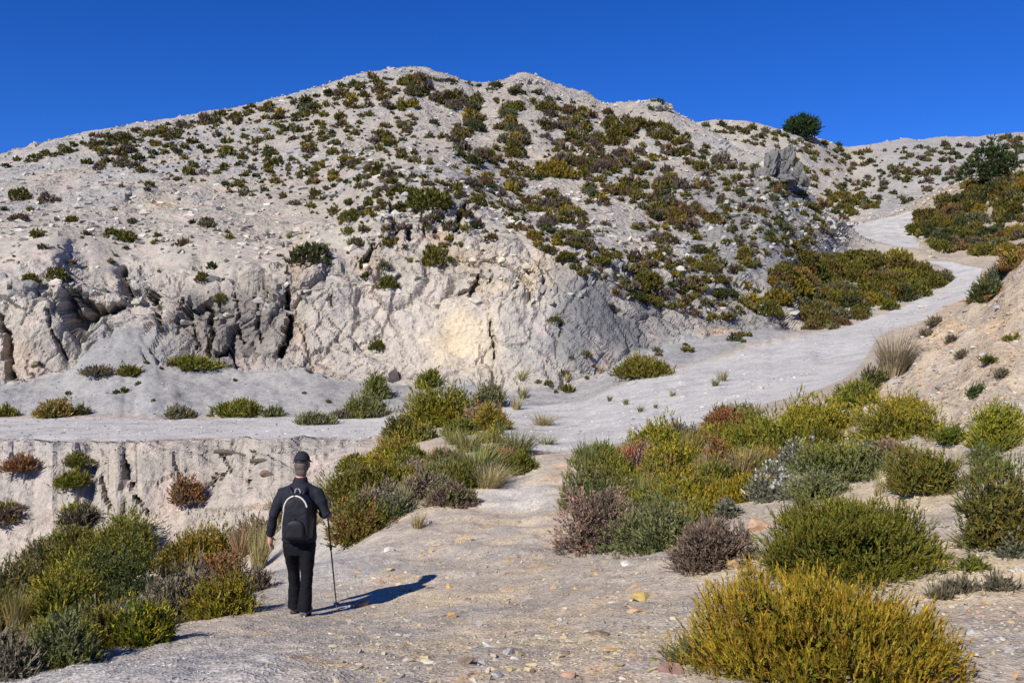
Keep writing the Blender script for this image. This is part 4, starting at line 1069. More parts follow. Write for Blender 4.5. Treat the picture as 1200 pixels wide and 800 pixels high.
scatter([(975, 215), (1030, 240), (1000, 262), (985, 260), (960, 240)], 40, 7, 16, dict(olive=3, rust=2, green=2, dark=1), 'at the mouth of the far gully', smin=LI['J'] - .3)
RS = dict(green=3, olive=4, yellow=1.6, dark=2, rust=1.6, greyg=1)
scatter([(1062, 262), (1085, 240), (1140, 218), (1200, 205), (1200, 296), (1160, 302), (1115, 298), (1084, 288)], 190, 8, 27, RS, 'massed on the slope above the bend of the track', smin=sF, power=1.5)
scatter([(898, 326), (940, 308), (1000, 304), (1060, 310), (1108, 326), (1104, 332), (1040, 364), (950, 394), (936, 362), (900, 368)], 150, 14, 38, dict(green=4, olive=4, yellow=2.4, dark=1, greyg=1.2, rust=1), 'in the thicket between cliff and climbing track', smin=sF - .02, power=1.3)
scatter([(640, 420), (760, 405), (900, 385), (900, 396), (760, 425), (690, 462), (600, 465)], 22, 6, 16, HW, 'at the foot of the slate grey cliff', smin=sF - .05)
scatter([(0, 395), (340, 430), (430, 450), (420, 482), (0, 482)], 16, 5, 13, HW, 'on the scree above the level track', smin=sF)
# a few that stand out by themselves
ONE = [
 (652, 206, 38, 'yellow', 'brightest yellow green bush high on the main hill'), (502, 242, 42, 'green', 'big green bush on top of the crag'),
 (363, 306, 40, 'dark', 'dark green bush on the cliff edge above the cream cliff'), (510, 308, 30, 'green', 'green bush hanging in the middle of the crag'),
 (237, 328, 18, 'olive', 'olive dome on bare ground above the grey buttress'), (85, 260, 18, 'olive', 'olive dome alone on bare grey ground at the left'),
 (25, 234, 24, 'olive', 'wide olive dome alone on bare grey ground'), (130, 278, 20, 'green', 'green bush of a close pair on bare grey ground'), (148, 282, 22, 'green', 'broader green bush of a close pair on bare grey ground'),
 (68, 326, 24, 'olive', 'olive bush at the brink of the left overhang'), (36, 330, 20, 'olive', 'smaller olive bush at the brink left of the overhang'),
 (258, 352, 16, 'olive', 'small olive bush at the brow of the grey buttress'), (443, 408, 18, 'green', 'round green bush on the cream cliff face'),
 (651, 376, 13, 'olive', 'tiny olive bush in the cleft of the slate grey cliff'), (758, 336, 32, 'green', 'wide green bush on the brow of the slate grey cliff'),
 (455, 336, 26, 'olive', 'olive bush in the upper part of the cream cliff'), (770, 128, 22, 'dark', 'dark bush on the rocky knob of the skyline'),
 (413, 258, 22, 'green', 'bright green bush at the foot of the crag'), (560, 240, 26, 'olive', 'wide olive bush right of the crag')]
for x, y, wd, k, lab in ONE:
    q = hit(x, y, LI['F'])
    if q is not None: SC.append((x, y, wd, k, lab, q[0], q[1]))
order = sorted(range(len(SC)), key=lambda i: -SC[i][2] - (100 if i >= len(SC) - len(ONE) else 0))
n_thing = 300
med_w = {}
for q in SC: med_w.setdefault((q[3], q[4]), []).append(q[2])
TM = {}
stuffV, stuffT, stuffC, so = [], [], [], 0
for rank, i in enumerate(order):
    x, y, wd, k, where, p, nr = SC[i]
    d = p[1]
    rad = wd / 2 / F * d * 1.08
    v_ = int(R.integers(0, 3)); rz = R.uniform(0, 6.28); hz = R.uniform(.95, 1.35)
    if where in ('along the skyline of the main hill',): hz *= .75
    if rank < n_thing:
        key = (k, 'm', v_)
        if key not in TM:
            TM[key] = mesh_np('hill_shrub', *TEMPL[key][:2], TEMPL[key][2])
        o = link('hill_shrub', TM[key], M_DRY if k == 'dead' else M_LEAF)
        o.location = (float(p[0]), float(p[1]), float(p[2]) - rad * .05)
        o.rotation_euler = (0, 0, rz); o.scale = (rad, rad * R.uniform(.8, 1.1), rad * hz)
        if i >= len(SC) - len(ONE): tag(o, where, 'shrub')
        else:
            big = 'big' if wd > .8 * max(med_w[(k, where)]) else ('mid sized' if wd > .62 * max(med_w[(k, where)]) else 'small')
            tag(o, f'{big} {TWORDS[k]} shrub {where}', 'shrub', f'{big} {TWORDS[k]} shrubs {where}')
    else:
        V, T, C = TEMPL[(k, 's', v_)]
        c, s = math.cos(rz), math.sin(rz)
        W = np.stack([(V[:, 0] * c - V[:, 1] * s) * rad + p[0], (V[:, 0] * s + V[:, 1] * c) * rad + p[1], V[:, 2] * rad * hz + p[2] - rad * .05], -1)
        stuffV.append(W); stuffT.append(T + so); stuffC.append(C * R.uniform(.8, 1.2)); so += len(V)
tag(link('scattered_scrub', mesh_np('scattered_scrub', np.concatenate(stuffV), np.concatenate(stuffT), np.concatenate(stuffC)), M_LEAF),
    'countless small dark shrubs sprinkled over the pale hills', 'scrub', kind='stuff')

# ------------------------------------------------------------------ stones
M_STONE = attr_material('stone', rough=.9, spec=.15, noise_scale=16.0, noise_amt=.4, bump=.012)
def hull_stone(r, n=13, flat=.65, tries=1):
    bm = bmesh.new()
    q = unit(r.normal(size=(n, 3))) * r.uniform(.78, 1.0, (n, 1)) * np.array([1, r.uniform(.65, 1), flat * r.uniform(.75, 1.1)])
    for c in q: bm.verts.new(c)
    res = bmesh.ops.convex_hull(bm, input=bm.verts)
    bmesh.ops.delete(bm, geom=[g for g in res['geom_interior'] if isinstance(g, bmesh.types.BMVert)], context='VERTS')
    bmesh.ops.triangulate(bm, faces=bm.faces[:])
    bm.verts.ensure_lookup_table(); bm.verts.index_update()
    V = np.array([v.co[:] for v in bm.verts]); T = np.array([[v.index for v in f.verts] for f in bm.faces])
    bm.free()
    return V, T
SR = np.random.default_rng(21)
STONES = [hull_stone(SR, 16) for _ in range(8)]
PEBS = [hull_stone(SR, 7, .6) for _ in range(8)]
SCOL = {'tan': (.45, .32, .19), 'grey': (.35, .345, .34), 'pale': (.50, .46, .41), 'dark': (.19, .17, .16), 'orange': (.48, .30, .14), 'brown': (.22, .15, .11), 'white': (.60, .58, .55)}
SMESH = {}
def stone(px, py, w_px, col, label, group=None, name='stone', tall=1.0, cat='stone', smin=2.2):
    q = hit(px, py, smin)
    p = q[0]; rad = w_px / 2 / F * p[1]
    i = int(SR.integers(0, 8))
    if (i, col) not in SMESH:
        V, T = STONES[i]
        SMESH[(i, col)] = mesh_np('stone', V, T, np.tile(np.array(SCOL[col]), (len(V), 1)) * SR.uniform(.85, 1.15, (len(V), 1)))
    o = link(name, SMESH[(i, col)], M_STONE)
    o.location = (float(p[0]), float(p[1]), float(p[2]) + rad * .08 * tall)
    o.scale = (rad, rad, rad * tall); o.rotation_euler = (SR.uniform(-.2, .2), SR.uniform(-.2, .2), SR.uniform(0, 6.28))
    return tag(o, label, cat, group)
for x, y, ww, c, lab in (
 (423, 709, 26, 'orange', 'orange brown stone lying just in front of the shadow of the hiker'), (472, 692, 18, 'tan', 'flat tan stone beside the head of the shadow'), (482, 692, 9, 'dark', 'small dark stone beside the head of the shadow'),
 (862, 662, 40, 'tan', 'tan boulder beside the smaller dead grey dome'), (922, 678, 22, 'orange', 'orange stone at the foot of the green dome shrub'), (733, 660, 14, 'pale', 'pale flat stone below the wide mottled shrub'),
 (592, 766, 24, 'grey', 'grey rounded stone on the path'), (575, 758, 24, 'white', 'whitish stone beside the grey rounded stone on the path'), (583, 792, 20, 'grey', 'dark grey stone low on the path'),
 (758, 700, 32, 'orange', 'flat orange patch stone on the path under the mottled shrub'), (740, 688, 26, 'tan', 'tan slab on the path above the flat orange stone'), (745, 716, 18, 'tan', 'tan stone just below the flat orange stone'),
 (528, 722, 16, 'orange', 'orange stone in the middle of the path'), (527, 688, 12, 'orange', 'small orange stone beyond the head of the shadow'), (562, 732, 12, 'grey', 'small grey stone in the middle of the path'),
 (700, 742, 28, 'brown', 'flat brown stone on the right side of the path'), (545, 776, 30, 'brown', 'brown flat slab on the lower path'), (668, 792, 24, 'tan', 'tan stone low on the path'), (718, 762, 22, 'orange', 'orange slab on the right side of the path'), (788, 786, 36, 'brown', 'reddish brown stone beside the golden shrub'),
 (940, 620, 26, 'pale', 'pale boulder behind the green dome shrub'), (885, 620, 40, 'tan', 'tan earth boulder between the dead dome and the silvery plants'), (456, 645, 14, 'pale', 'pale stone at the foot of the rust and green bush'),
 (502, 612, 14, 'pale', 'pale stone near the small dry tuft'), (312, 556, 17, 'brown', 'dark stone on the gully rim beside the cap of the hiker')):
    o = stone(x, y, ww * (1.35 if ('flat' in lab or 'slab' in lab) else 1.1), c, lab, tall=.5 if ('flat' in lab or 'slab' in lab) else .95)
# loose fist-sized stones, one by one
fist = []
for x0, x1, y0, y1, n, lo, hi in ((400, 820, 660, 800, 96, 6, 17), (1080, 1200, 640, 800, 60, 7, 18), (440, 700, 610, 680, 22, 6, 10), (1040, 1200, 340, 520, 56, 5, 15), (60, 420, 720, 800, 20, 5, 10), (820, 1000, 640, 700, 14, 5, 11)):
    for _ in range(n):
        x, y = SR.uniform(x0, x1), SR.uniform(y0, y1)
        if hit(x, y) is None: continue
        c = SR.choice(['tan', 'grey', 'pale', 'orange', 'brown', 'dark'], p=[.3, .22, .22, .12, .06, .08])
        zone = ('on the path' if x < 830 else 'on the bank beside the green dome shrub') if y > 600 else 'on the tan bank'
        if x < 420: zone = 'on the gravel below the left bushes'
        words = {'tan': 'tan', 'grey': 'grey', 'pale': 'pale', 'orange': 'orange', 'brown': 'brown', 'dark': 'dark'}[c]
        stone(x, y, lo + (hi - lo) * SR.random() ** 2, c, f'small {words} stone lying loose {zone}', f'loose {words} stones {zone}', tall=SR.uniform(.5, .95))
# gravel and rubble nobody could count
def strew(name, label, n, seg0, seg1, px0, px1, size, cols, mask=None, size_pow=2.0):
    r0, r1 = np.searchsorted(SEG, (seg0, seg1)); c0, c1 = np.searchsorted(pxs, (px0, px1))
    rr = SR.uniform(r0, r1 - 1.01, n); cc = SR.uniform(c0, c1 - 1.01, n)
    ri, ci = rr.astype(int), cc.astype(int); fr, fc = (rr - ri)[:, None], (cc - ci)[:, None]
    pos = (P[ri, ci] * (1 - fr) + P[ri + 1, ci] * fr) * (1 - fc) + (P[ri, ci + 1] * (1 - fr) + P[ri + 1, ci + 1] * fr) * fc
    if mask is not None:
        k = SR.random(n) < mask[ri, ci]; pos = pos[k]; ri = ri[k]; ci = ci[k]
    m = len(pos)
    rad = (size[0] + (size[1] - size[0]) * SR.random(m) ** size_pow)
    tid = SR.integers(0, 8, m); rz = SR.uniform(0, 6.28, m)
    base = tint_[ri, ci]
    cl_ = np.array([SCOL[c] for c in cols])[SR.integers(0, len(cols), m)] * .38 + base * .64
    cl_ = cl_ * SR.uniform(.72, 1.25, (m, 1))
    Vs, Ts, Cs, o = [], [], [], 0
    for t in range(8):
        k = np.nonzero(tid == t)[0]
        if not len(k): continue
        V, T = PEBS[t]
        c, s = np.cos(rz[k])[:, None], np.sin(rz[k])[:, None]
        W = np.stack([V[None, :, 0] * c - V[None, :, 1] * s, V[None, :, 0] * s + V[None, :, 1] * c, np.broadcast_to(V[None, :, 2], (len(k), len(V)))], -1) * rad[k][:, None, None]
        W += pos[k][:, None]; W[..., 2] += rad[k][:, None] * .09
        Vs.append(W.reshape(-1, 3)); Ts.append((np.arange(len(k))[:, None, None] * len(V) + T[None] + o).reshape(-1, 3)); o += len(k) * len(V)
        Cs.append(np.repeat(cl_[k], len(V), 0))
    tag(link(name, mesh_np(name, np.concatenate(Vs), np.concatenate(Ts), np.concatenate(Cs)), M_STONE), label, 'gravel', kind='stuff')
strew('path_gravel', 'fine loose gravel covering the footpath and bank', 16000, LI['A'] - .3, LI['C'] + .3, -40, 1240, (.004, .02), ['grey', 'pale', 'tan', 'white', 'dark'], None, 2.5)
strew('path_clods', 'crumbly tan clods and chips on the path and right bank', 1500, LI['A'] - .3, LI['C2'], 380, 1240, (.012, .05), ['tan', 'orange', 'pale', 'tan', 'grey'], None, 2.2)
strew('bank_chips', 'rock chips littering the tan bank', 2200, LI['C2'], LI['D'] + .1, 980, 1240, (.015, .08), ['tan', 'dark', 'pale', 'orange'], None, 2.2)
strew('path_pebbles', 'pebbles on the farther path and scrub belt', 4000, LI['C'], LI['E'], 300, 1240, (.008, .035), ['grey', 'pale', 'tan', 'tan'], None, 2.5)
strew('track_gravel', 'loose stones along the gravel track and scree', 7000, LI['E'] - .3, LI['G'] + .1, -40, 1150, (.02, .09), ['grey', 'pale', 'white'], None, 3)
strew('hill_rubble', 'pale broken rock strewn over the hillside', 16000, LI['G'] + .6, LI['J'], -40, 1240, (.06, .5), ['white', 'pale', 'pale', 'grey'], np.clip(.25 + hilltop * .8, 0, 1) * (1 - road), 2.6)
strew('far_rubble', 'pale stones on the hills behind', 2500, LI['J'] + .6, LI['M'], 780, 1240, (.1, .5), ['white', 'pale', 'grey'], None, 2.6)

# ------------------------------------------------------------------ rock outcrops
def rock_mass(px, py, w_px, h_px, lobes, label, seed, col=(.27, .262, .25), smin=2.2, name='rock_outcrop'):
    p, wm, hm, ppm = place(px, py, w_px, h_px, smin)
    root = empty(name, [float(q) for q in p])
    r = np.random.default_rng(seed)
    bm = bmesh.new(); bmesh.ops.create_icosphere(bm, subdivisions=4, radius=1.0)
    base = np.array([v.co[:] for v in bm.verts]); tri = np.array([[v.index for v in f.verts] for f in bm.faces]); bm.free()
    for j, (lx, lz, lw, lh, ang) in enumerate(lobes):
        # planes cut the boulder into facets
        d = base.copy(); rad = np.full(len(d), 1.0)
        for _ in range(26):
            nn = unit(r.normal(size=3)); off = r.uniform(.5, .95)
            dn = d @ nn
            rad = np.where(dn > 1e-3, np.minimum(rad, off / np.maximum(dn, 1e-3)), rad)
        V = d * rad[:, None]
        f1, f2, ra, rb_, ox, oz = cells(V[:, 0] * 2.6 + seed, V[:, 1] * 2.6, V[:, 2] * 1.3 + j, seed)
        V = V + d * (.10 * fbm(V[:, 0] * 5 + seed, V[:, 1] * 5, V[:, 2] * 2 + j, octs=3, seed=seed) + .34 * (ra - .6) - .22 * np.exp(-((f2 - f1) / .12) ** 2))[:, None]
        V = V * np.array([lw * wm, lw * wm * .8, lh * hm])
        c, s = math.cos(ang), math.sin(ang)
        V = np.stack([V[:, 0] * c + V[:, 2] * s, V[:, 1], -V[:, 0] * s + V[:, 2] * c], -1)
        V += np.array([lx * wm, r.uniform(-.1, .1) * wm, lz * hm])
        nz = fbm(V[:, 0] * .8, V[:, 1] * .8, V[:, 2] * .5, octs=3, seed=seed + j)
        C = np.array(col)[None] * (1 + .35 * nz[:, None])
        C = C + (np.array((.40, .33, .27)) - C) * np.clip(nz[:, None] * 1.4 - .1, 0, .6)
        link('rock', mesh_np('rock', V, tri, C), M_STONE, root)
    return tag(root, label, 'rock')
rock_mass(917, 218, 58, 60, [(-.2, .42, .27, .55, .1), (.12, .55, .2, .5, .25), (.36, .2, .2, .3, -.2), (-.42, .15, .2, .3, 0.), (.05, .1, .36, .25, 0)], 'jagged grey rock outcrop standing on the right flank of the hill', 4, col=(.17, .165, .158), smin=LI['H'])
rock_mass(612, 100, 30, 12, [(-.2, .3, .3, .6, .1), (.2, .45, .24, .6, .1), (.5, .1, .2, .5, 0)], 'pale rocky knob on the skyline of the main hill', 6, col=(.42, .39, .35), smin=LI['I'])
rock_mass(776, 130, 30, 12, [(-.2, .3, .3, .6, .1), (.25, .3, .3, .5, .1)], 'small pale rock knob where the skyline starts to fall', 9, col=(.40, .37, .33), smin=LI['I'])
# fallen dark branches on the gully rim
for x, y, x2, y2, lab in ((254, 534, 282, 543, 'dark fallen branch across the gully rim'), (296, 545, 322, 554, 'shorter dark branch beside the dark stone on the gully rim')):
    a, b = hit(x, y)[0], hit(x2, y2)[0]
    a = a + np.array([0, -.25, .16]); b = np.array([b[0], a[1] + .1, b[2] + .16])
    v, f = tube([a, a * .6 + b * .4 + np.array([0, 0, .04]), b], [.06, .075, .04], 6)
    tag(link('fallen_branch', mesh_np('fallen_branch', v, f), M_BARK), lab, 'branch')
# ------------------------------------------------------------------ the hiker
def ring_loft(rings, seg=20):
    """rings: (x, y, z, rx, ry) or with a 6th = tilt about x; closed with fans"""
    V, Fc = [], []
    for rg in rings:
        x, y, z, rx, ry = rg[:5]
        for k in range(seg):
            a = 2 * math.pi * k / seg
            V.append((x + rx * math.cos(a), y + ry * math.sin(a), z))
    n = len(rings)
    for i in range(n - 1):
        for k in range(seg):
            k2 = (k + 1) % seg
            a, b, c, d = i * seg + k, i * seg + k2, (i + 1) * seg + k2, (i + 1) * seg + k
            Fc += [(a, b, c), (a, c, d)]
    c0 = len(V); V.append(rings[0][:3]); c1 = len(V); V.append(rings[-1][:3])
    for k in range(seg):
        Fc.append(((k + 1) % seg, k, c0)); Fc.append(((n - 1) * seg + k, (n - 1) * seg + (k + 1) % seg, c1))
    return np.array(V, float), np.array(Fc)

def limb(pts, radii, seg=14): return tube(pts, radii, seg)
def ball(c, r, sq=(1, 1, 1)):
    bm = bmesh.new(); bmesh.ops.create_icosphere(bm, subdivisions=3, radius=1.0)
    V = np.array([v.co[:] for v in bm.verts]) * np.array(sq) * r + np.array(c)
    T = np.array([[v.index for v in f.verts] for f in bm.faces]); bm.free()
    return V, T

def fuse(name, parts, voxel, mat, parent, smooth=6, folds=0.0, fscale=(14, 14, 9)):
    """one continuous skin round all the given pieces"""
    v, f = join(parts)
    me = mesh_np(name + '_src', v, f)
    o = bpy.data.objects.new(name + '_src', me); COL.objects.link(o)
    m = o.modifiers.new('r', 'REMESH'); m.mode = 'VOXEL'; m.voxel_size = voxel
    s = o.modifiers.new('s', 'SMOOTH'); s.iterations = smooth; s.factor = .5
    dg = bpy.context.evaluated_depsgraph_get()
    out = bpy.data.meshes.new_from_object(o.evaluated_get(dg))
    bpy.data.objects.remove(o); bpy.data.meshes.remove(me)
    out.name = name
    if folds:
        n = len(out.vertices)
        co = np.zeros(n * 3, np.float32); out.vertices.foreach_get('co', co); co = co.reshape(-1, 3)
        no = np.zeros(n * 3, np.float32); out.vertex_normals.foreach_get('vector', no); no = no.reshape(-1, 3)
        w_ = fbm(co[:, 0] * fscale[0] + co[:, 2] * 3, co[:, 1] * fscale[1], co[:, 2] * fscale[2], octs=3, seed=91)
        w2 = ridged(co[:, 0] * 6 + co[:, 2] * 5, co[:, 1] * 6, co[:, 2] * 11 - co[:, 0] * 6, octs=2, seed=92)
        co = co + no * (folds * (w_ * .8 + (w2 - .6) * 1.2))[:, None]
        out.vertices.foreach_set('co', co.ravel()); out.update()
    out.polygons.foreach_set('use_smooth', np.ones(len(out.polygons), bool))
    ob = link(name, out, mat, parent)
    return ob

M_SKIN = plain_material('skin', (.50, .27, .19), rough=.5, spec=.35, scale=25, amt=.08)
M_JACKET = plain_material('jacket_cloth', (.017, .018, .026), rough=.8, spec=.2, scale=160, amt=.25, bump=.001)
M_TROUSER = plain_material('trouser_cloth', (.008, .008, .010), rough=.85, spec=.15, scale=160, amt=.25, bump=.001)
M_CAP = plain_material('cap_cloth', (.022, .023, .027), rough=.85, spec=.2, scale=150, amt=.3, bump=.001)
M_HAIR = plain_material('hair', (.10, .075, .06), rough=.6, spec=.4, scale=120, amt=.5, bump=.002)
M_SHOE = plain_material('shoe', (.13, .132, .135), rough=.8, spec=.25, scale=60, amt=.4)
M_SOLE = plain_material('sole', (.03, .03, .03), rough=.9, spec=.2, scale=60, amt=.3)
M_PACK = plain_material('pack_nylon', (.010, .010, .013), rough=.6, spec=.35, scale=120, amt=.35, bump=.0015)
M_PIPING = plain_material('pack_piping', (.62, .60, .52), rough=.7, spec=.25, scale=60, amt=.1)
M_BUCKLE = plain_material('buckle_grey', (.32, .33, .35), rough=.4, spec=.5, scale=60, amt=.1)
M_POLE = plain_material('pole_black', (.012, .012, .013), rough=.4, spec=.5, scale=60, amt=.2)
M_METAL = plain_material('pole_tip_metal', (.4, .4, .42), rough=.35, spec=.5, scale=60, amt=.1, metal=.9)

rf = hit(358, 722)[0]; lf = hit(343, 714)[0]
KS = rf[1] / 9.2                         # true size: 1.65 m from the picture's 187 pixels
hk = empty('person', [float(q) for q in (rf[0] - .10, rf[1], rf[2])])
dl = (lf - np.array(hk.location)); LX, LY, LZ = -.075, float(np.clip(dl[1], .12, .3)), 0.0
LZ = ground_z(hk.location[0] + LX, hk.location[1] + LY) - hk.location[2]
RX = .083
RZ = ground_z(hk.location[0] + RX, hk.location[1] + .05) - hk.location[2]
HY = LY * .5 + .02                       # hips over the middle of the step
def ty(z): return HY + (z - .8) * .10    # slight forward lean
# body: one skin, mostly under clothes
legR = limb([(RX + .0, .02, RZ + .07), (RX + .005, HY * .3 + .05, .44), (.085, HY, .82)], [.042, .052, .08])
legL = limb([(LX, LY, LZ + .07), (LX - .005, LY + .02, .42), (-.085, HY, .82)], [.042, .052, .08])
body_parts = [legR, legL,
 ring_loft([(0, ty(.72), .72, .14, .09), (0, ty(.85), .85, .15, .10), (0, ty(1.0), 1.0, .13, .09), (0, ty(1.15), 1.15, .15, .095), (0, ty(1.24), 1.24, .155, .085), (0, ty(1.3), 1.30, .10, .07), (0, ty(1.35), 1.35, .055, .055)]),
 limb([(0, ty(1.3), 1.28), (0, ty(1.36) + .005, 1.36), (.003, ty(1.44) + .02, 1.45)], [.062, .056, .056]),
 ball((.004, ty(1.5) + .035, 1.515), 1, (.074, .092, .112)),
 ball((.004, ty(1.5) + .065, 1.465), 1, (.056, .062, .062)),                        # jaw
 ball((.004, ty(1.5) + .132, 1.50), 1, (.014, .02, .022)),                         # nose
 ball((.004, ty(1.5) + .120, 1.462), 1, (.026, .012, .009)),                       # mouth
 ball((-.03, ty(1.5) + .112, 1.525), 1, (.016, .012, .010)), ball((.038, ty(1.5) + .112, 1.525), 1, (.016, .012, .010)),
 ball((-.074, ty(1.5) + .03, 1.505), 1, (.010, .020, .032)), ball((.082, ty(1.5) + .03, 1.505), 1, (.010, .020, .032))]
SHL, SHR = (-.172, ty(1.25), 1.225), (.172, ty(1.25), 1.225)
ELL, WRL = (-.268, ty(1.0) - .02, 1.0), (-.322, ty(.8) + .07, .775)
ELR, WRR = (.262, ty(1.0) - .03, 1.02), (.215, ty(1.0) + .20, .965)
body_parts += [limb([SHL, ELL, WRL], [.05, .036, .024]), limb([SHR, ELR, WRR], [.05, .036, .024])]
def hand(wr, d, side, curl, thumb):
    """palm and five bent fingers; d = along the palm, side = across it, thumb = towards the thumb side"""
    wr = np.array(wr); d = unit(np.array(d, float)); s = unit(np.array(side, float)); nrm = np.cross(d, s)
    out = [limb([wr, wr + d * .045, wr + d * .085], [.023, .03, .03], 10)]
    for i, (o_, L_) in enumerate(((-.027, .062), (-.009, .076), (.009, .082), (.027, .072))):
        b = wr + d * .08 + s * o_
        a1, a2, a3 = curl, curl * 1.9, curl * 2.7
        p1 = b + (d * math.cos(a1) + nrm * math.sin(a1)) * L_ * .42
        p2 = p1 + (d * math.cos(a2) + nrm * math.sin(a2)) * L_ * .33
        p3 = p2 + (d * math.cos(a3) + nrm * math.sin(a3)) * L_ * .25
        out.append(limb([b - d * .02, b, p1, p2, p3], [.010, .0098, .0092, .0086, .0075], 8))
    t0 = wr + d * .03 + s * thumb * .024
    t1 = t0 + (d * .55 + s * thumb * .75 + nrm * .35) * .035; t2 = t1 + (d * .8 + s * thumb * .3 + nrm * .5) * .032
    out.append(limb([t0 - s * thumb * .01, t0, t1, t2], [.012, .012, .0105, .0088], 8))
    return out
body_parts += hand(WRL, (-.02, .10, -1), (.25, .95, .1), .28, 1)
body_parts += hand(WRR, (.02, 1, -.25), (.05, .25, 1), 1.0, 1)
fuse('body', body_parts, .0078, M_SKIN, hk, smooth=3)
# jacket
J = [ring_loft([(0, ty(.74), .735, .183, .128), (0, ty(.78), .78, .186, .130), (0, ty(.88), .88, .176, .126), (0, ty(.98), .98, .172, .122), (0, ty(1.08), 1.08, .182, .124), (0, ty(1.17), 1.17, .196, .122), (0, ty(1.23), 1.23, .200, .112), (0, ty(1.275), 1.275, .168, .098), (0, ty(1.31), 1.308, .115, .085), (0, ty(1.34), 1.335, .076, .072), (0, ty(1.37), 1.385, .066, .066)]),
     limb([(-.14, ty(1.25), 1.225), SHL, ((SHL[0] + ELL[0]) / 2 - .004, (SHL[1] + ELL[1]) / 2, (SHL[2] + ELL[2]) / 2), ELL, ((ELL[0] + WRL[0]) / 2, (ELL[1] + WRL[1]) / 2, (ELL[2] + WRL[2]) / 2), WRL], [.07, .073, .064, .056, .048, .041]),
     limb([(.14, ty(1.25), 1.225), SHR, ((SHR[0] + ELR[0]) / 2 + .004, (SHR[1] + ELR[1]) / 2, (SHR[2] + ELR[2]) / 2), ELR, ((ELR[0] + WRR[0]) / 2, (ELR[1] + WRR[1]) / 2, (ELR[2] + WRR[2]) / 2), WRR], [.07, .073, .064, .058, .050, .041])]
fuse('jacket', J, .009, M_JACKET, hk, smooth=4, folds=.007)
# trousers, straight and loose over the shoes
T_ = [ring_loft([(0, HY, .60, .155, .118), (0, HY, .68, .172, .125), (0, HY, .78, .172, .122), (0, HY + .01, .86, .158, .112)]),
      ring_loft([(RX + .004, .03, RZ + .066, .072, .086), (RX + .004, .035, RZ + .12, .070, .083), (RX + .008, HY * .3 + .03, .28, .060, .074), (RX + .01, HY * .4 + .04, .42, .064, .078), (.084, HY * .8 + .01, .58, .080, .100), (.085, HY, .70, .084, .108)], 18),
      ring_loft([(LX - .003, LY - .02, LZ + .066, .068, .084), (LX - .003, LY - .018, LZ + .12, .066, .081), (LX - .006, LY - .01, .28, .058, .074), (LX - .012, LY * .9, .42, .063, .078), (-.084, HY + .02, .58, .079, .100), (-.085, HY, .70, .084, .108)], 18)]
fuse('trousers', T_, .009, M_TROUSER, hk, smooth=4, folds=.006, fscale=(9, 9, 16))
# cap with its brim and strap, hair below it
hc = np.array((.004, ty(1.5) + .03, 1.55))
capv, capf = ball(hc, 1, (.084, .100, .104)); capv[:, 2] = np.maximum(capv[:, 2], 1.545 - .02 * (capv[:, 1] - hc[1]) / .1)
capo = fuse('cap', [(capv, capf)], .007, M_CAP, hk, smooth=3, folds=.003)
bv = []
for k in range(13):
    a = math.radians(20 + 140 * k / 12)
    for q, dz_ in ((.90, .010), (1.0, .008), (1.42, -.022), (1.44, -.030), (1.0, .0), (.90, .002)):
        bv.append((hc[0] + .082 * math.cos(a) * (q if q < 1.1 else q * .92), hc[1] + .098 * math.sin(a) * q, 1.55 + dz_))
bf = []
for k in range(12):
    for q in range(6):
        q2 = (q + 1) % 6; a, b, c, d = k * 6 + q, k * 6 + q2, (k + 1) * 6 + q2, (k + 1) * 6 + q
        bf += [(a, b, c), (a, c, d)]
link('brim', mesh_np('brim', np.array(bv), np.array(bf)), M_CAP, capo)
strap_pts = [(hc[0] + .084 * math.cos(a), hc[1] + .100 * math.sin(a), 1.548) for a in np.linspace(math.radians(215), math.radians(325), 9)]
link('strap', mesh_np('strap', *tube(strap_pts, [.005] * 9, 6)), M_CAP, capo)
hv = [ball((.004, ty(1.5) + .012, 1.50), 1, (.078, .082, .088)), ball((.004, ty(1.5) - .025, 1.44), 1, (.058, .042, .062))]
fuse('hair', hv, .006, M_HAIR, hk, smooth=2, folds=.004, fscale=(60, 60, 12))
for sx, sy, sz, yaw in ((RX + .003, .045, RZ, .12), (LX - .003, LY + .03, LZ, -.1)):
    sh = [limb([(sx, sy - .085, sz + .045), (sx, sy - .03, sz + .055), (sx + yaw * .06, sy + .06, sz + .045), (sx + yaw * .15, sy + .15, sz + .035)], [.036, .043, .044, .032]), limb([(sx, sy - .05, sz + .05), (sx, sy - .045, sz + .13)], [.042, .042])]
    so_ = fuse('shoe', sh, .007, M_SHOE, hk, smooth=3)
    sl_ = ring_loft([(sx + yaw * .05, sy + .03, sz - .012, .046, .142), (sx + yaw * .05, sy + .03, sz + .016, .047, .143)])
    link('sole', mesh_np('sole', *sl_), M_SOLE, so_)
tag(hk, 'person in dark jacket, black trousers and grey cap walking away down the path', 'person')

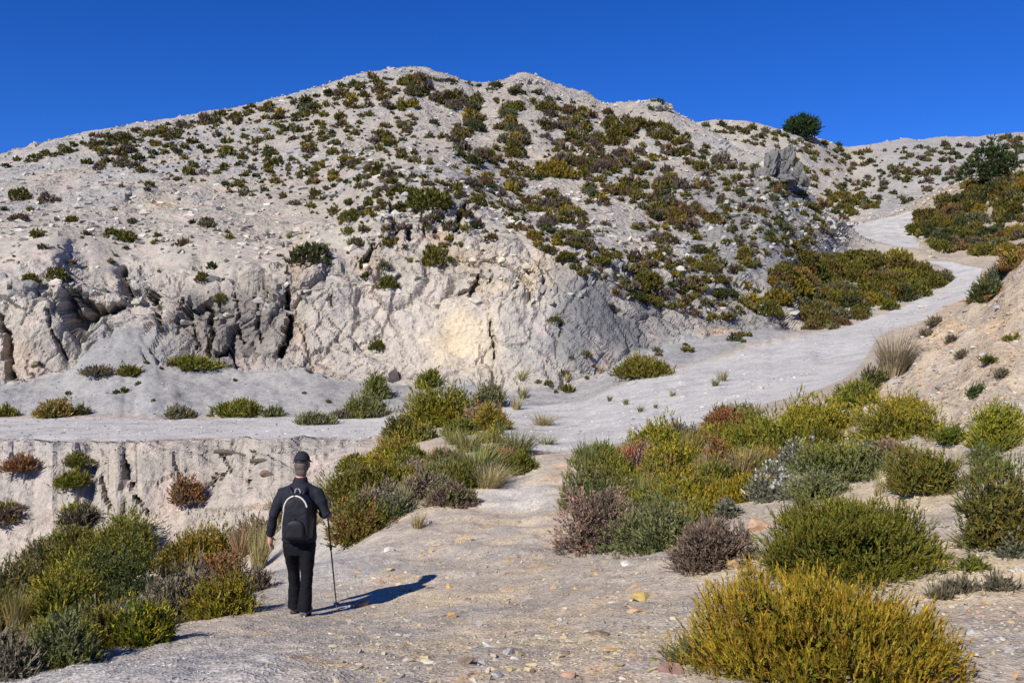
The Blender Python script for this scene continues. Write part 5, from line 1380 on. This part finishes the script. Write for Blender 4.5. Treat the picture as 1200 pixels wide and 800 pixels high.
# backpack on the person's back (own thing)
bp = empty('backpack', hk.location)
BY = ty(1.03) - .125
def pk(prof, y0, y1):
    """outline (x, z) swept from y0 to y1 with rounded front"""
    n = len(prof); prof = np.array(prof); c = prof.mean(0)
    V, Fc = [], []
    steps = [(y0, 1.0), (y0 + (y1 - y0) * .45, 1.03), (y0 + (y1 - y0) * .8, .97), (y0 + (y1 - y0) * .96, .86), (y1, .70)]
    for y, s in steps:
        for q in prof: V.append((c[0] + (q[0] - c[0]) * s, y, c[1] + (q[1] - c[1]) * s))
    for i in range(len(steps) - 1):
        for k in range(n):
            k2 = (k + 1) % n; a, b, cc, d = i * n + k, i * n + k2, (i + 1) * n + k2, (i + 1) * n + k
            Fc += [(a, b, cc), (a, cc, d)]
    V.append((c[0], y0, c[1])); V.append((c[0], y1 - .006 if y1 < y0 else y1, c[1]))
    for k in range(n):
        k2 = (k + 1) % n; Fc.append((k2, k, len(V) - 2)); Fc.append(((len(steps) - 1) * n + k, (len(steps) - 1) * n + k2, len(V) - 1))
    return np.array(V, float), np.array(Fc)
arch = [(.13 * math.cos(a), 1.10 + .15 * math.sin(a)) for a in np.linspace(0, math.pi, 13)]
outline = [(.145, .80), (.152, .92)] + [(.148 * math.cos(a), 1.09 + .165 * math.sin(a)) for a in np.linspace(.1, math.pi - .1, 13)] + [(-.152, .92), (-.145, .80), (-.10, .775), (.10, .775)]
outline = [(x + .02, z) for x, z in outline]
fuse('pack_body', [pk(outline, BY + .06, BY - .15)], .009, M_PACK, bp, smooth=4, folds=.006)
pocket = [(.095, .81), (.10, .90)] + [(.095 * math.cos(a), .94 + .06 * math.sin(a)) for a in np.linspace(.1, math.pi - .1, 9)] + [(-.10, .90), (-.095, .81)]
po = fuse('front_pocket', [pk([(x + .02, z) for x, z in pocket], BY - .11, BY - .185)], .008, M_PACK, bp, smooth=3, folds=.004)
zp = [(.02 + .085 * math.cos(a), BY - .178 + .02 * abs(math.cos(a)), .955 + .04 * math.sin(a)) for a in np.linspace(.2, math.pi - .2, 9)]
link('zip', mesh_np('zip', *tube(zp, [.0025] * 9, 5)), M_CAP, po)
pip = [(.02 + .128 * math.cos(a), BY - .142 - .008 * math.sin(a), 1.09 + .15 * math.sin(a)) for a in np.linspace(.25, math.pi + .05, 17)]
link('piping', mesh_np('piping', *tube(pip, [.009] * 17, 6)), M_PIPING, bp)
pip2 = [(-.108, BY - .142, 1.08), (-.128, BY - .125, .98), (-.142, BY - .09, .88), (-.150, BY - .05, .80)]
link('side_piping', mesh_np('side_piping', *tube(pip2, [.006] * 4, 6)), M_PIPING, bp)
for s in (-1, 1):
    st = [(.02 + s * .05, BY - .04, 1.23), (s * .08, BY + .03, 1.27), (s * .1, ty(1.3) + .0, 1.292), (s * .12, ty(1.25) + .10, 1.23), (s * .13, ty(1.1) + .135, 1.08), (s * .15, ty(.95) + .10, .92), (s * .15, BY + .05, .84)]
    v, f = tube(st, [.02, .022, .022, .022, .02, .014, .012], 8)
    link('shoulder_strap', mesh_np('shoulder_strap', v, f, None, True), M_PACK, bp)
hl = [(.02 + .03 * math.cos(a), BY - .05, 1.255 + .045 * math.sin(a)) for a in np.linspace(0, math.pi, 9)]
link('carry_loop', mesh_np('carry_loop', *tube(hl, [.008] * 9, 6)), M_BUCKLE, bp)
link('zip_pull', mesh_np('zip_pull', *tube([(.02, BY - .16, 1.02), (.022, BY - .168, .985)], [.004, .003], 5)), M_CAP, bp)
tag(bp, 'small black backpack with a pale arched piping on the back of the hiker', 'backpack')

# trekking pole in the right hand
tp = empty('trekking_pole', hk.location)
hg = np.array(WRR) + np.array((.01, .085, .02))
tipxy = np.array((.30, .62)); tz = ground_z(hk.location[0] + tipxy[0], hk.location[1] + tipxy[1]) - hk.location[2]
tip = np.array((tipxy[0], tipxy[1], tz)); ax = unit(tip - hg); Lp = float(np.linalg.norm(tip - hg))
def along(t): return hg + ax * t
link('shaft', mesh_np('shaft', *tube([along(-.02), along(Lp * .5), along(Lp - .05)], [.009, .008, .006], 8)), M_POLE, tp)
gp = link('grip', mesh_np('grip', *tube([along(-.12), along(-.11), along(-.06), along(.0), along(.06), along(.07)], [.010, .018, .0145, .0165, .015, .010], 10)), M_POLE, tp)
lp = [along(-.09) + np.array((.012 * math.cos(a), .05 + .05 * math.cos(a), -.05 + .05 * math.sin(a))) for a in np.linspace(0, 2 * math.pi, 13)]
link('wrist_strap', mesh_np('wrist_strap', *tube(lp, [.004] * 13, 5)), M_BUCKLE, gp)
cl_o = link('clamp', mesh_np('clamp', *tube([along(Lp * .34), along(Lp * .345), along(Lp * .39), along(Lp * .395)], [.009, .014, .014, .009], 8)), M_POLE, tp)
link('lever', mesh_np('lever', *tube([along(Lp * .36) + np.array((-.045, 0, 0)), along(Lp * .36) + np.array((.03, 0, 0))], [.006, .006], 6)), M_POLE, cl_o)
link('basket', mesh_np('basket', *tube([along(Lp - .075), along(Lp - .07), along(Lp - .062), along(Lp - .058)], [.01, .03, .032, .01], 12)), M_POLE, tp)
link('tip', mesh_np('tip', *tube([along(Lp - .055), along(Lp + .008)], [.006, .003], 6)), M_METAL, tp)
tag(tp, 'thin black trekking pole in the right hand of the hiker', 'trekking pole')


for o in (hk, bp, tp): o.scale = (.97, .97, .97)
bp.scale = (.91, .97, .97)
